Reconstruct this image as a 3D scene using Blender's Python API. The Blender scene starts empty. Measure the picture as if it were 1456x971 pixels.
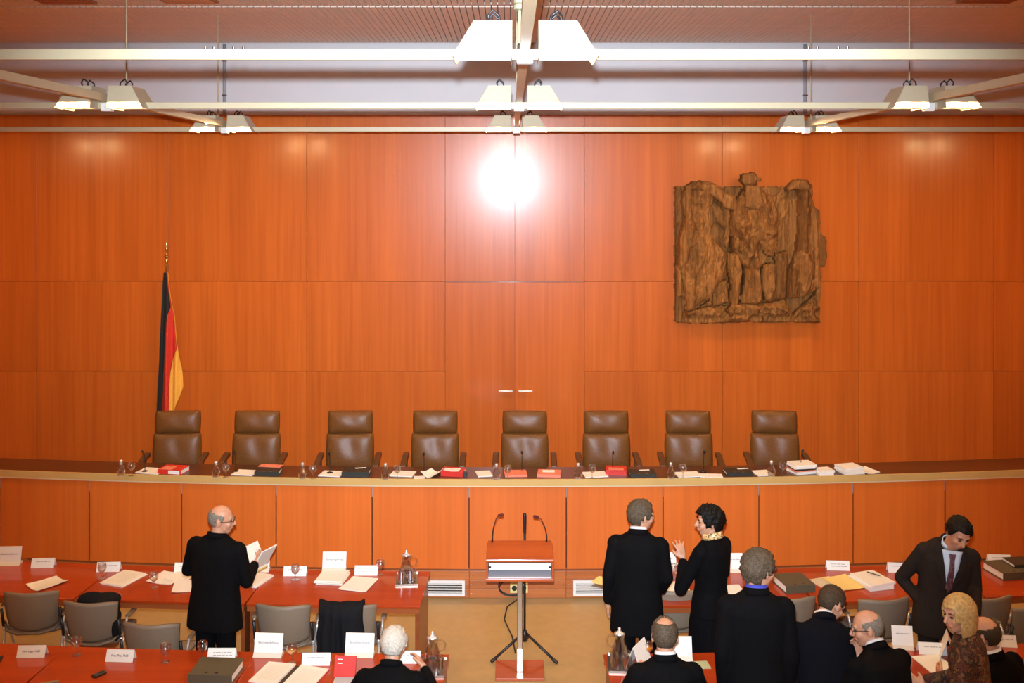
import bpy, math, random
from mathutils import Vector, Matrix, Euler, noise
random.seed(7)
R = math.radians
SC = bpy.context.scene
COL = SC.collection

# ------------------------------------------------------------------ camera, world, flash, exposure
F, CX, HY, HC = 1450.0, 725.0, 265.0, 4.4        # focal length (px), principal x, horizon y, lens height (m)
cam_d = bpy.data.cameras.new('camera'); cam = bpy.data.objects.new('camera', cam_d); COL.objects.link(cam)
cam.location = (0, 0, HC); cam.rotation_euler = (R(90), 0, 0)
cam_d.sensor_width = 36; cam_d.lens = 36 * F / 1456
cam_d.shift_x = (728 - CX) / 1456; cam_d.shift_y = -(485.5 - HY) / 1456
cam_d.clip_start = 0.05
SC.camera = cam
wd = bpy.data.worlds.new('World'); SC.world = wd; wd.use_nodes = True
wd.node_tree.nodes['Background'].inputs[0].default_value = (1.0, 0.62, 0.34, 1)
wd.node_tree.nodes['Background'].inputs[1].default_value = 0.05
fl = bpy.data.lights.new('camera_flash', 'SPOT'); flash = bpy.data.objects.new('camera_flash', fl); COL.objects.link(flash)
flash.location = (-0.02, 0.05, HC + 0.15)
flash.rotation_euler = (R(90 - 7), 0, 0); fl.spot_size = R(65); fl.spot_blend = 1.0
FLASH_W, LAMP_W = 5300.0, 45.0
fl.energy = FLASH_W; fl.color = (0.74, 0.86, 1.0); fl.shadow_soft_size = 0.03
LAMP_COL = (1.0, 0.65, 0.31)
SC.view_settings.view_transform = 'Standard'; SC.view_settings.look = 'None'
SC.view_settings.gamma = 1.0; SC.view_settings.use_curve_mapping = False
SC.view_settings.exposure = 0.28

def W(px, py, z=0.74):
    """point of the place at height z that the photograph shows at px, py"""
    y = F * (HC - z) / (py - HY)
    return Vector(((px - CX) * y / F, y, z))
def X(px, d): return (px - CX) * d / F
def Z(py, d): return HC - (py - HY) * d / F
RAD = 44.0
def arc(d0, x): return d0 + x * x / (2 * RAD)
def arot(x): return math.atan(x / RAD)

# ------------------------------------------------------------------ materials
MATS = {}
def nt(name):
    m = bpy.data.materials.new(name); m.use_nodes = True
    n = m.node_tree.nodes; return m, n, m.node_tree.links, n['Principled BSDF']
def plain(name, col, rough=0.5, metal=0.0, bump=0.0, bscale=60, spec=0.5, coat=0.0, var=0.0):
    if name in MATS: return MATS[name]
    m, n, l, b = nt(name)
    b.inputs['Base Color'].default_value = (*col, 1); b.inputs['Roughness'].default_value = rough
    b.inputs['Metallic'].default_value = metal; b.inputs['Specular IOR Level'].default_value = spec
    b.inputs['Coat Weight'].default_value = coat; b.inputs['Coat Roughness'].default_value = 0.08
    tc = n.new('ShaderNodeTexCoord')
    if bump or var:
        ns = n.new('ShaderNodeTexNoise'); ns.inputs['Scale'].default_value = bscale; ns.inputs['Detail'].default_value = 4
        l.new(tc.outputs['Object'], ns.inputs['Vector'])
    if bump:
        bp = n.new('ShaderNodeBump'); bp.inputs['Strength'].default_value = bump; bp.inputs['Distance'].default_value = 0.01
        l.new(ns.outputs['Fac'], bp.inputs['Height']); l.new(bp.outputs['Normal'], b.inputs['Normal'])
    if var:
        r = n.new('ShaderNodeValToRGB')
        r.color_ramp.elements[0].position = 0.3; r.color_ramp.elements[1].position = 0.7
        r.color_ramp.elements[0].color = (*[c * (1 - var) for c in col], 1)
        r.color_ramp.elements[1].color = (*[min(1, c * (1 + var)) for c in col], 1)
        l.new(ns.outputs['Fac'], r.inputs['Fac']); l.new(r.outputs['Color'], b.inputs['Base Color'])
    MATS[name] = m; return m
def wood(name, dark, light, axis='z', rough=0.25, coat=0.3, coat_r=0.1, fine=1.0, rnd=0.10, spec=0.5):
    """veneer: streaks along one axis, a tone of its own for every board"""
    m, n, l, b = nt(name)
    ge = n.new('ShaderNodeNewGeometry'); oi = n.new('ShaderNodeObjectInfo')
    mp = n.new('ShaderNodeMapping'); mp.vector_type = 'POINT'
    k = {'z': (22, 22, 0.5), 'x': (0.6, 22, 22)}[axis]
    mp.inputs['Scale'].default_value = tuple(c * fine for c in k)
    ad = n.new('ShaderNodeVectorMath'); ad.operation = 'ADD'
    sc = n.new('ShaderNodeVectorMath'); sc.operation = 'SCALE'; sc.inputs[0].default_value = (7.3, 3.1, 5.7)
    l.new(oi.outputs['Random'], sc.inputs['Scale']); l.new(ge.outputs['Position'], ad.inputs[0]); l.new(sc.outputs[0], ad.inputs[1])
    l.new(ad.outputs[0], mp.inputs['Vector'])
    n1 = n.new('ShaderNodeTexNoise'); n1.inputs['Scale'].default_value = 1.0; n1.inputs['Detail'].default_value = 6; n1.inputs['Roughness'].default_value = 0.6
    l.new(mp.outputs[0], n1.inputs['Vector'])
    m2 = n.new('ShaderNodeMapping'); m2.inputs['Scale'].default_value = {'z': (3.5, 3.5, 0.25), 'x': (0.25, 3.5, 3.5)}[axis]
    l.new(ad.outputs[0], m2.inputs['Vector'])
    n2 = n.new('ShaderNodeTexNoise'); n2.inputs['Scale'].default_value = 1.0; n2.inputs['Detail'].default_value = 2
    l.new(m2.outputs[0], n2.inputs['Vector'])
    mx = n.new('ShaderNodeMix'); mx.data_type = 'FLOAT'; mx.inputs[0].default_value = 0.45
    l.new(n1.outputs['Fac'], mx.inputs[2]); l.new(n2.outputs['Fac'], mx.inputs[3])
    rp = n.new('ShaderNodeValToRGB'); rp.color_ramp.elements[0].position = 0.36; rp.color_ramp.elements[1].position = 0.66
    rp.color_ramp.elements[0].color = (*dark, 1); rp.color_ramp.elements[1].color = (*light, 1)
    l.new(mx.outputs[0], rp.inputs['Fac'])
    hs = n.new('ShaderNodeHueSaturation')
    mr = n.new('ShaderNodeMapRange'); mr.inputs['To Min'].default_value = 1 - rnd; mr.inputs['To Max'].default_value = 1 + rnd
    l.new(oi.outputs['Random'], mr.inputs['Value']); l.new(mr.outputs[0], hs.inputs['Value'])
    l.new(rp.outputs['Color'], hs.inputs['Color']); l.new(hs.outputs['Color'], b.inputs['Base Color'])
    b.inputs['Roughness'].default_value = rough; b.inputs['Coat Weight'].default_value = coat; b.inputs['Coat Roughness'].default_value = coat_r; b.inputs['Specular IOR Level'].default_value = spec
    MATS[name] = m; return m
def emit(name, col, s):
    m, n, l, b = nt(name)
    b.inputs['Base Color'].default_value = (*col, 1); b.inputs['Emission Color'].default_value = (*col, 1)
    b.inputs['Emission Strength'].default_value = s; MATS[name] = m; return m
def glassm(name, col=(1, 1, 1), rough=0.0):
    m, n, l, b = nt(name)     # thin glass: clear with Fresnel reflections
    n.remove(b); tr = n.new('ShaderNodeBsdfTransparent'); tr.inputs[0].default_value = (*[0.93 * c for c in col], 1)
    gl_ = n.new('ShaderNodeBsdfGlossy'); gl_.inputs['Roughness'].default_value = rough + 0.10; gl_.inputs['Color'].default_value = (1, 1, 1, 1)
    lw = n.new('ShaderNodeLayerWeight'); lw.inputs['Blend'].default_value = 0.45
    pw = n.new('ShaderNodeMath'); pw.operation = 'POWER'; pw.inputs[1].default_value = 1.6; l.new(lw.outputs['Facing'], pw.inputs[0])
    fr = n.new('ShaderNodeMath'); fr.operation = 'MULTIPLY_ADD'; fr.inputs[1].default_value = 0.75; fr.inputs[2].default_value = 0.10; l.new(pw.outputs[0], fr.inputs[0]); mx = n.new('ShaderNodeMixShader')
    l.new(fr.outputs[0], mx.inputs[0]); l.new(tr.outputs[0], mx.inputs[1]); l.new(gl_.outputs[0], mx.inputs[2])
    l.new(mx.outputs[0], n['Material Output'].inputs['Surface']); MATS[name] = m; return m
def printed(name, col, ink=0.35, lines=26.0):
    """paper with lines of print in its middle (flat print)"""
    m, n, l, b = nt(name)
    tc = n.new('ShaderNodeTexCoord'); sp = n.new('ShaderNodeSeparateXYZ'); l.new(tc.outputs['Generated'], sp.inputs[0])
    def math_(op, a, bb=None):
        k = n.new('ShaderNodeMath'); k.operation = op
        for i, v in enumerate((a, bb)):
            if v is None: continue
            if isinstance(v, (int, float)): k.inputs[i].default_value = v
            else: l.new(v, k.inputs[i])
        return k.outputs[0]
    yl = math_('FRACT', math_('MULTIPLY', sp.outputs['Y'], lines)); on = math_('GREATER_THAN', yl, 0.55)
    mx = math_('MULTIPLY', math_('GREATER_THAN', sp.outputs['X'], 0.16), math_('LESS_THAN', sp.outputs['X'], 0.86))
    my = math_('MULTIPLY', math_('GREATER_THAN', sp.outputs['Y'], 0.14), math_('LESS_THAN', sp.outputs['Y'], 0.84))
    ns = n.new('ShaderNodeTexNoise'); ns.inputs['Scale'].default_value = 30; l.new(tc.outputs['Generated'], ns.inputs['Vector'])
    wd_ = math_('GREATER_THAN', ns.outputs['Fac'], 0.45)
    f = math_('MULTIPLY', math_('MULTIPLY', math_('MULTIPLY', on, mx), math_('MULTIPLY', my, wd_)), ink)
    mix = n.new('ShaderNodeMix'); mix.data_type = 'RGBA'
    l.new(f, mix.inputs[0]); mix.inputs[6].default_value = (*col, 1); mix.inputs[7].default_value = (0.1, 0.1, 0.1, 1)
    l.new(mix.outputs[2], b.inputs['Base Color']); b.inputs['Roughness'].default_value = 0.7
    MATS[name] = m; return m
def pattern(name, cols, scale, rough=0.8):
    m, n, l, b = nt(name)
    tc = n.new('ShaderNodeTexCoord'); ns = n.new('ShaderNodeTexNoise'); ns.inputs['Scale'].default_value = scale; ns.inputs['Detail'].default_value = 2
    ns.inputs['Distortion'].default_value = 1.5
    l.new(tc.outputs['Object'], ns.inputs['Vector'])
    rp = n.new('ShaderNodeValToRGB'); rp.color_ramp.interpolation = 'CONSTANT'
    while len(rp.color_ramp.elements) < len(cols): rp.color_ramp.elements.new(0.5)
    for i, c in enumerate(cols):
        rp.color_ramp.elements[i].position = 0.30 + 0.42 * i / len(cols) if i else 0; rp.color_ramp.elements[i].color = (*c, 1)
    l.new(ns.outputs['Fac'], rp.inputs['Fac']); l.new(rp.outputs['Color'], b.inputs['Base Color']); b.inputs['Roughness'].default_value = rough
    MATS[name] = m; return m

M_wall = wood('wall_veneer', (0.43, 0.092, 0.011), (0.57, 0.135, 0.017), 'z', 0.30, 0.20, 0.18, rnd=0.05, spec=0.22)
M_bench = wood('bench_veneer', (0.62, 0.130, 0.013), (0.76, 0.172, 0.019), 'z', 0.45, 0.10, 0.25, rnd=0.05)
M_riser = wood('riser_board', (0.40, 0.11, 0.024), (0.58, 0.18, 0.04), 'x', 0.45, 0.1, 0.2, rnd=0.05)
M_table = wood('table_veneer', (0.33, 0.032, 0.004), (0.43, 0.050, 0.006), 'x', 0.35, 0.45, 0.05, rnd=0.05, spec=0.25)
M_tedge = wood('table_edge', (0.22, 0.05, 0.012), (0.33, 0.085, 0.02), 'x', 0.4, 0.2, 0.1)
M_desk = wood('desk_dark', (0.045, 0.014, 0.005), (0.09, 0.028, 0.010), 'x', 0.35, 0.3, 0.15)
M_lect = wood('lectern_veneer', (0.36, 0.06, 0.010), (0.50, 0.095, 0.016), 'x', 0.35, 0.4, 0.12)
M_eagle = wood('carved_wood', (0.12, 0.045, 0.010), (0.40, 0.165, 0.042), 'z', 0.8, 0.0, 0.3, fine=1.3, rnd=0.08, spec=0.15)
M_brass = plain('bench_edge_metal', (0.66, 0.43, 0.14), 0.42, 0.15, var=0.06, bscale=3)
M_floor = plain('beige_flooring', (0.47, 0.32, 0.128), 0.42, 0, 0.05, 9, var=0.05)
M_white = plain('white_wall_paint', (0.78, 0.78, 0.78), 0.75, var=0.02, bscale=2)
M_ceil = plain('ceiling_paint', (0.84, 0.73, 0.60), 0.8, var=0.04, bscale=5)
M_gap = plain('ceiling_gap', (0.34, 0.24, 0.19), 0.9, var=0.05)
M_cream = plain('cream_steel', (0.57, 0.48, 0.30), 0.4, var=0.02, bscale=8)
M_shade = plain('lamp_shade_steel', (0.55, 0.47, 0.31), 0.5, var=0.03, bscale=8)
M_lampglow = emit('lamp_glow', (1.0, 0.68, 0.22), 9.0)
M_refl = plain('lamp_reflector', (0.9, 0.75, 0.35), 0.25, 0.8, var=0.02)
M_black = plain('black_plastic', (0.012, 0.012, 0.013), 0.4, var=0.1)
M_steel = plain('steel', (0.55, 0.53, 0.50), 0.22, 1.0, var=0.03)
M_chrome = plain('chrome', (0.8, 0.78, 0.74), 0.22, 0.6, var=0.02)
M_alu = plain('brushed_metal', (0.50, 0.40, 0.30), 0.30, 0.9, var=0.05)
M_leather = plain('brown_leather', (0.145, 0.056, 0.013), 0.40, 0, 0.10, 40, var=0.12, spec=0.3)
M_leather2 = plain('brown_leather_dark', (0.10, 0.042, 0.015), 0.45, 0, 0.08, 40, var=0.1)
M_shell = plain('taupe_seat_shell', (0.22, 0.165, 0.115), 0.55, 0, 0.03, 120, var=0.04)
M_shell2 = plain('taupe_seat_edge', (0.17, 0.12, 0.08), 0.5, var=0.04)
M_cloth = plain('black_coat_wool', (0.010, 0.010, 0.012), 0.9, 0, 0.1, 200, var=0.2, spec=0.1)
M_paper = printed('printed_paper', (0.82, 0.78, 0.68), 0.22)
M_paperw = plain('white_paper', (0.84, 0.81, 0.73), 0.7, var=0.02)
M_card = plain('white_card', (0.86, 0.85, 0.80), 0.6, var=0.01)
M_yellow = plain('yellow_paper', (0.85, 0.64, 0.22), 0.7, var=0.02)
M_pink = plain('pink_folder', (0.75, 0.22, 0.13), 0.6, var=0.03)
M_red = plain('red_book_cover', (0.62, 0.03, 0.02), 0.4, var=0.05)
M_binder = plain('dark_binder', (0.020, 0.022, 0.016), 0.5, var=0.08)
M_gbinder = plain('grey_green_binder', (0.085, 0.072, 0.042), 0.5, var=0.08)
M_ink = plain('print_ink', (0.10, 0.10, 0.11), 0.8, var=0.05)
M_grayink = plain('faint_print_ink', (0.42, 0.41, 0.39), 0.8, var=0.05)
M_glass = glassm('clear_glass')
M_water = glassm('water', (0.97, 0.98, 1.0))
M_juice = plain('orange_juice', (0.80, 0.28, 0.02), 0.2, var=0.05)
M_tray = plain('silver_tray', (0.30, 0.25, 0.20), 0.25, 0.8, var=0.04)
M_fb = plain('flag_black', (0.008, 0.008, 0.008), 0.8, var=0.1); M_fr = plain('flag_red', (0.60, 0.025, 0.008), 0.7, var=0.06); M_fg = plain('flag_gold', (0.85, 0.40, 0.045), 0.7, var=0.05)
M_gold = plain('gold_finial', (0.85, 0.55, 0.18), 0.2, 1.0, var=0.04)
M_bag = plain('oxblood_leather', (0.055, 0.010, 0.008), 0.35, 0, 0.1, 60, var=0.1)
M_socket = plain('cream_socket_plastic', (0.85, 0.72, 0.32), 0.5, var=0.03)
M_grille = plain('white_grille', (0.85, 0.84, 0.80), 0.5, var=0.02)
M_dark = plain('dark_recess', (0.03, 0.02, 0.012), 0.8, var=0.1)
M_shelf = plain('pale_shelf_lining', (0.70, 0.72, 0.78), 0.35, 0.2, var=0.03)
M_skin = plain('skin', (0.55, 0.27, 0.16), 0.5, 0, 0.03, 60, var=0.06)
M_lips = plain('lips', (0.42, 0.12, 0.08), 0.45, var=0.05)
M_eye = plain('eyes', (0.05, 0.035, 0.025), 0.2, var=0.2)
M_hgrey = plain('grey_hair', (0.20, 0.175, 0.14), 0.6, 0, 0.35, 150, var=0.35, spec=0.15)
M_hwhite = plain('white_hair', (0.55, 0.50, 0.42), 0.6, 0, 0.35, 150, var=0.25, spec=0.15)
M_hbrown = plain('brown_hair', (0.055, 0.035, 0.02), 0.6, 0, 0.35, 150, var=0.3, spec=0.15)
M_hmix = plain('greying_brown_hair', (0.085, 0.062, 0.040), 0.6, 0, 0.35, 150, var=0.6, spec=0.15)
M_hblack = plain('black_hair', (0.005, 0.004, 0.0035), 0.5, 0, 0.6, 90, var=0.3, spec=0.15)
M_hblond = plain('blond_hair', (0.50, 0.33, 0.13), 0.45, 0, 0.2, 50, var=0.3, spec=0.15)
M_suit = plain('black_suit', (0.00293, 0.00293, 0.0036), 0.85, 0, 0.06, 150, var=0.15, spec=0.08)
M_suitb = plain('navy_suit', (0.0027, 0.00315, 0.00585), 0.85, 0, 0.06, 150, var=0.15, spec=0.08)
M_suitg = plain('charcoal_brown_suit', (0.022, 0.016, 0.013), 0.85, 0, 0.06, 150, var=0.15, spec=0.08)
M_trous = plain('dark_trousers', (0.0027, 0.0027, 0.0036), 0.9, var=0.15, spec=0.08)
M_shirt = plain('white_shirt', (0.80, 0.80, 0.82), 0.7, var=0.02)
M_shirtb = plain('blue_shirt', (0.05, 0.06, 0.42), 0.7, var=0.02)
M_shirtl = plain('pale_blue_shirt', (0.52, 0.62, 0.74), 0.7, var=0.02)
M_tie = pattern('patterned_tie', [(0.035, 0.01, 0.02), (0.10, 0.03, 0.05), (0.16, 0.09, 0.06)], 60, 0.5)
M_blouse = pattern('patterned_blouse', [(0.010, 0.006, 0.005), (0.09, 0.022, 0.012), (0.02, 0.012, 0.008), (0.17, 0.075, 0.032), (0.05, 0.045, 0.025)], 13)
M_scarf = pattern('gold_scarf', [(0.10, 0.05, 0.02), (0.70, 0.45, 0.18), (0.85, 0.7, 0.4)], 40, 0.4)
M_shoe = plain('black_shoe', (0.008, 0.008, 0.008), 0.3, var=0.1)

# ------------------------------------------------------------------ mesh builder
def basis(d):
    d = Vector(d).normalized(); a = Vector((0, 0, 1)) if abs(d.z) < 0.95 else Vector((1, 0, 0))
    u = d.cross(a).normalized(); return u, d.cross(u).normalized(), d
class MB:
    def __init__(s): s.v = []; s.f = []; s.mi = []; s.cm = 0
    def mat(s, i): s.cm = i; return s
    def add(s, vs, fs):
        o = len(s.v); s.v += [tuple(v) for v in vs]
        for f in fs: s.f.append(tuple(i + o for i in f)); s.mi.append(s.cm)
        return s
    def box(s, c, size, rot=None):
        hx, hy, hz = size[0] / 2, size[1] / 2, size[2] / 2
        vs = [Vector((x, y, z)) for x in (-hx, hx) for y in (-hy, hy) for z in (-hz, hz)]
        if rot is not None: m = Euler(rot).to_matrix(); vs = [m @ v for v in vs]
        c = Vector(c); vs = [v + c for v in vs]
        return s.add(vs, [(0, 1, 3, 2), (4, 6, 7, 5), (0, 4, 5, 1), (2, 3, 7, 6), (0, 2, 6, 4), (1, 5, 7, 3)])
    def hexa(s, b, t):
        """four bottom and four top corners, both counter-clockwise seen from above"""
        return s.add(list(b) + list(t), [(3, 2, 1, 0), (4, 5, 6, 7)] + [(i, (i + 1) % 4, 4 + (i + 1) % 4, 4 + i) for i in range(4)])
    def rings(s, rs, cap=True, closed=True):
        n = len(rs[0]); vs = [p for r in rs for p in r]; fs = []
        for i in range(len(rs) - 1):
            for j in range(n if closed else n - 1):
                k = (j + 1) % n; fs.append((i * n + j, i * n + k, (i + 1) * n + k, (i + 1) * n + j))
        if cap: fs.append(tuple(reversed(range(n)))); fs.append(tuple(range((len(rs) - 1) * n, len(rs) * n)))
        return s.add(vs, fs)
    def tube(s, pts, r, n=8, cap=True):
        pts = [Vector(p) for p in pts]; k = len(pts); rr = r if isinstance(r, (list, tuple)) else [r] * k
        rs = []; u = None
        for i, p in enumerate(pts):
            d = (pts[min(i + 1, k - 1)] - pts[max(i - 1, 0)]).normalized()
            if u is None: u = basis(d)[0]
            u = (u - d * u.dot(d)).normalized(); w = d.cross(u)
            rs.append([p + (u * math.cos(2 * math.pi * j / n) + w * math.sin(2 * math.pi * j / n)) * rr[i] for j in range(n)])
        return s.rings(rs, cap)
    def lathe(s, prof, n=20, c=(0, 0, 0), cap=True):
        c = Vector(c)
        return s.rings([[c + Vector((r * math.cos(2 * math.pi * j / n), r * math.sin(2 * math.pi * j / n), z)) for j in range(n)] for r, z in prof], cap)
    def caps(s, p0, r0, p1, r1, n=12):
        p0 = Vector(p0); p1 = Vector(p1); d = (p1 - p0)
        if d.length < 1e-5: d = Vector((0, 0, 1e-4))
        u, w, e = basis(d); prof = []
        for a in (85, 60, 30): prof.append((p0 - e * r0 * math.sin(R(a)), r0 * math.cos(R(a))))
        prof += [(p0, r0), (p1, r1)]
        for a in (30, 60, 85): prof.append((p1 + e * r1 * math.sin(R(a)), r1 * math.cos(R(a))))
        return s.rings([[c + (u * math.cos(2 * math.pi * j / n) + w * math.sin(2 * math.pi * j / n)) * q for j in range(n)] for c, q in prof])
    def ell(s, c, r, m=None, n=16, k=10):
        c = Vector(c); rs = []
        for i in range(k + 1):
            a = -math.pi / 2 + math.pi * (i + 0.02) / (k + 0.04)
            ring = []
            for j in range(n):
                b = 2 * math.pi * j / n
                p = Vector((r[0] * math.cos(a) * math.cos(b), r[1] * math.cos(a) * math.sin(b), r[2] * math.sin(a)))
                ring.append(c + (m @ p if m else p))
            rs.append(ring)
        return s.rings(rs)
    def prism(s, poly, z0, z1):
        n = len(poly)
        return s.add([(x, y, z0) for x, y in poly] + [(x, y, z1) for x, y in poly],
                     [tuple(reversed(range(n))), tuple(range(n, 2 * n))] + [(i, (i + 1) % n, n + (i + 1) % n, n + i) for i in range(n)])
    def xf(s, m): s.v = [tuple(m @ Vector(v)) for v in s.v]; return s
    def mesh(s, name):
        me = bpy.data.meshes.new(name); me.from_pydata(s.v, [], s.f); me.update(); return me
    def build(s, name, mat, parent=None, smooth=False, bevel=0.0, loc=None, rot=None, seg=2):
        me = s.mesh(name)
        for m in (mat if isinstance(mat, (list, tuple)) else [mat]): me.materials.append(m)
        if isinstance(mat, (list, tuple)): me.polygons.foreach_set('material_index', s.mi)
        if smooth: me.polygons.foreach_set('use_smooth', [True] * len(me.polygons))
        o = bpy.data.objects.new(name, me); COL.objects.link(o)
        if parent: o.parent = parent
        if loc is not None: o.location = loc
        if rot is not None: o.rotation_euler = rot
        if bevel:
            b = o.modifiers.new('bevel', 'BEVEL'); b.width = bevel; b.segments = seg; b.limit_method = 'ANGLE'; b.angle_limit = R(40)
        return o
    def remesh(s, name, mat, parent, voxel=0.01, smooth=5, fac=0.5):
        o = s.build(name, mat, parent)
        r = o.modifiers.new('r', 'REMESH'); r.mode = 'VOXEL'; r.voxel_size = voxel; r.use_smooth_shade = True
        if smooth: k = o.modifiers.new('s', 'SMOOTH'); k.iterations = smooth; k.factor = fac
        bake(o); return o
def bake(o):
    dg = bpy.context.evaluated_depsgraph_get(); dg.update()
    me = bpy.data.meshes.new_from_object(o.evaluated_get(dg)); old = o.data
    o.modifiers.clear(); o.data = me; me.name = o.name
    if old.users == 0: bpy.data.meshes.remove(old)
    me.polygons.foreach_set('use_smooth', [True] * len(me.polygons))
def smooth_mod(o, lv=2):
    m = o.modifiers.new('sub', 'SUBSURF'); m.levels = lv; m.render_levels = lv; return o
def tag(o, label=None, cat=None, group=None, kind=None):
    if label: o['label'] = label
    if cat: o['category'] = cat
    if group: o['group'] = group
    if kind: o['kind'] = kind
    return o
def empty(name, loc=(0, 0, 0), rz=0.0, label=None, cat=None, group=None):
    o = bpy.data.objects.new(name, None); COL.objects.link(o); o.location = loc; o.rotation_euler = (0, 0, rz)
    o.empty_display_size = 0.1
    return tag(o, label, cat, group)
def tree(o, parent=None):
    c = o.copy(); COL.objects.link(c)
    if parent: c.parent = parent
    for ch in ALLCH(o): tree(ch, c)
    return c
CHC = {}
def ALLCH(o):
    if o.name not in CHC: CHC[o.name] = list(o.children)
    return CHC[o.name]
PROTO = {}
def place(key, make, loc, rz, label, group=None, name=None):
    """first call builds the thing, later calls copy it with its parts"""
    if key not in PROTO: o = make(); PROTO[key] = (o, [o])
    else:
        src = PROTO[key][0]; o = tree(src)
    o.location = loc; o.rotation_euler = (0, 0, rz); o['label'] = label
    if group: o['group'] = group
    return o
def text(txt, size, mat, parent, loc, rot, name='lettering', width=None):
    c = bpy.data.curves.new(name, 'FONT'); c.body = txt; c.size = size; c.align_x = 'CENTER'; c.align_y = 'CENTER'; c.extrude = 0.0004; c.resolution_u = 2
    o = bpy.data.objects.new(name, c); COL.objects.link(o)
    dg = bpy.context.evaluated_depsgraph_get(); dg.update()
    me = bpy.data.meshes.new_from_object(o.evaluated_get(dg)); bpy.data.objects.remove(o); bpy.data.curves.remove(c)
    me.materials.clear(); me.materials.append(mat)
    o = bpy.data.objects.new(name, me); COL.objects.link(o); o.parent = parent; o.location = loc; o.rotation_euler = rot
    if width and me.vertices:
        xs = [v.co.x for v in me.vertices]; k = width / max(1e-4, max(xs) - min(xs)); o.scale = (k, max(k, 0.8), 1)
    return o
# ------------------------------------------------------------------ the room
DW, ZC, ZW, ZP = 13.2, 6.25, 5.33, 0.55          # wall distance, ceiling, top of the wood, judges' platform
RX = 7.6
def st(o): o['kind'] = 'structure'; return o
st(MB().box((0, 5.1, -0.05), (2 * RX, 16.4, 0.1)).build('floor', M_floor))
wb = st(MB().box((0, DW + 0.11, 3.1), (2 * RX, 0.1, 6.4)).build('wall_back', M_white))
MB().box((0, DW + 0.055, (ZW + ZP) / 2 - 0.1), (2 * RX, 0.03, ZW - ZP + 0.1)).build('panel_ground', M_tedge, wb)
for nm, sx in (('wall_left', -1), ('wall_right', 1)):
    w = st(MB().box((sx * (RX + 0.05), 5.1, 3.1), (0.1, 16.4, 6.4)).build(nm, M_white))
    for i in range(9):
        MB().box((sx * (RX - 0.015), -2.1 + i * 1.8, 2.65), (0.03, 1.786, 5.3)).build('panel', M_wall, w)
wr = st(MB().box((0, -3.15, 3.1), (2 * RX, 0.1, 6.4)).build('wall_rear', M_white))
cl = st(MB().box((0, 5.1, ZC + 0.1), (2 * RX, 16.4, 0.1)).build('ceiling', M_gap))
# ribbed ceiling: boards that run towards the wall, with a light joint across them
SL = MB().box((0, 0, 0), (0.056, 2.60, 0.03)).mesh('ceiling_slat'); SL.materials.append(M_ceil)
for i in range(200):
    o = bpy.data.objects.new('slat', SL); COL.objects.link(o); o.parent = cl; o.location = (-6.6 + i * 0.0664, 11.83, ZC + 0.015)
m = MB()
for i in range(200): m.box((-6.6 + i * 0.0664, 8.9, ZC + 0.015), (0.056, 3.10, 0.03))
tag(m.build('near_slats', M_ceil, cl), kind='stuff')
MB().box((0, 10.49, ZC + 0.03), (13.4, 0.05, 0.02)).build('joint_strip', M_white, cl)
MB().box((0, 3.0, ZC + 0.02), (13.4, 8.6, 0.04)).build('rear_ceiling_panel', M_ceil, cl)
for sx in (-1, 1): MB().box((sx * 7.12, 5.1, ZC + 0.02), (0.95, 16.4, 0.06)).build('edge_panel', M_ceil, cl)
for px, lb in ((92, 'bronze ceiling vent at the top left corner'), (270, 'bronze ceiling vent above the thin hanging wire'), (1402, 'bronze ceiling vent at the top right corner')):
    d = 9.98 + (0.06 if px < 200 else 0)
    e = empty('ceiling_vent', (X(px, 10.1), d, ZC), 0, lb, 'vent', 'bronze ceiling vents')
    MB().box((0, 0, -0.012), (0.54, 0.40, 0.024)).build('frame', plain('bronze_vent', (0.42, 0.17, 0.05), 0.5, var=0.05), e, bevel=0.004)
    for i in range(5): MB().box((0, -0.14 + i * 0.07, -0.028), (0.48, 0.03, 0.01)).build('louvre', M_riser, e)
# wall panels: columns and rows as in the veneer joints, the double door in the middle
cols = [-RX, -6.13, -4.42, -2.63, -0.837, 0.964, 2.75, 4.515, 6.26, RX]
rows = [ZP - 0.1, 2.006, 3.17, ZW]
G = 0.0018
for c in range(len(cols) - 1):
    for r in range(3):
        x0, x1, z0, z1 = cols[c] + G, cols[c + 1] - G, rows[r] + G, rows[r + 1] - G
        if c == 4:
            if r == 2:
                for a, b in ((x0, 0.064 - G), (0.064 + G, x1)):
                    MB().box(((a + b) / 2, DW + 0.02, (z0 + z1) / 2), (b - a, 0.04, z1 - z0)).build('panel', M_wall, wb, bevel=0.002)
            continue
        MB().box(((x0 + x1) / 2, DW + 0.02, (z0 + z1) / 2), (x1 - x0, 0.04, z1 - z0)).build('panel', M_wall, wb, bevel=0.002)
for i, (a, b, hx) in enumerate(((-0.837 + G, 0.064 - G, -0.06), (0.064 + G, 0.964 - G, 0.20))):
    dr = st(MB().box(((a + b) / 2, DW + 0.018, (ZP + 0.02 + 3.17) / 2), (b - a, 0.044, 3.17 - ZP - 0.04)).build('door_%d' % (i + 1), M_wall, None, bevel=0.002))
    zz = Z(555, DW); hx = X(719 if i == 0 else 747, DW)
    h = MB(); h.tube([(hx - 0.09, DW - 0.055, zz), (hx + 0.09, DW - 0.055, zz)], 0.014, 10)
    s_ = 1 if i == 0 else -1
    h.tube([(hx + 0.075 * s_, DW - 0.055, zz), (hx + 0.075 * s_, DW, zz)], 0.010, 8)
    h.build('handle', M_grille, dr, smooth=True)
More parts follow.
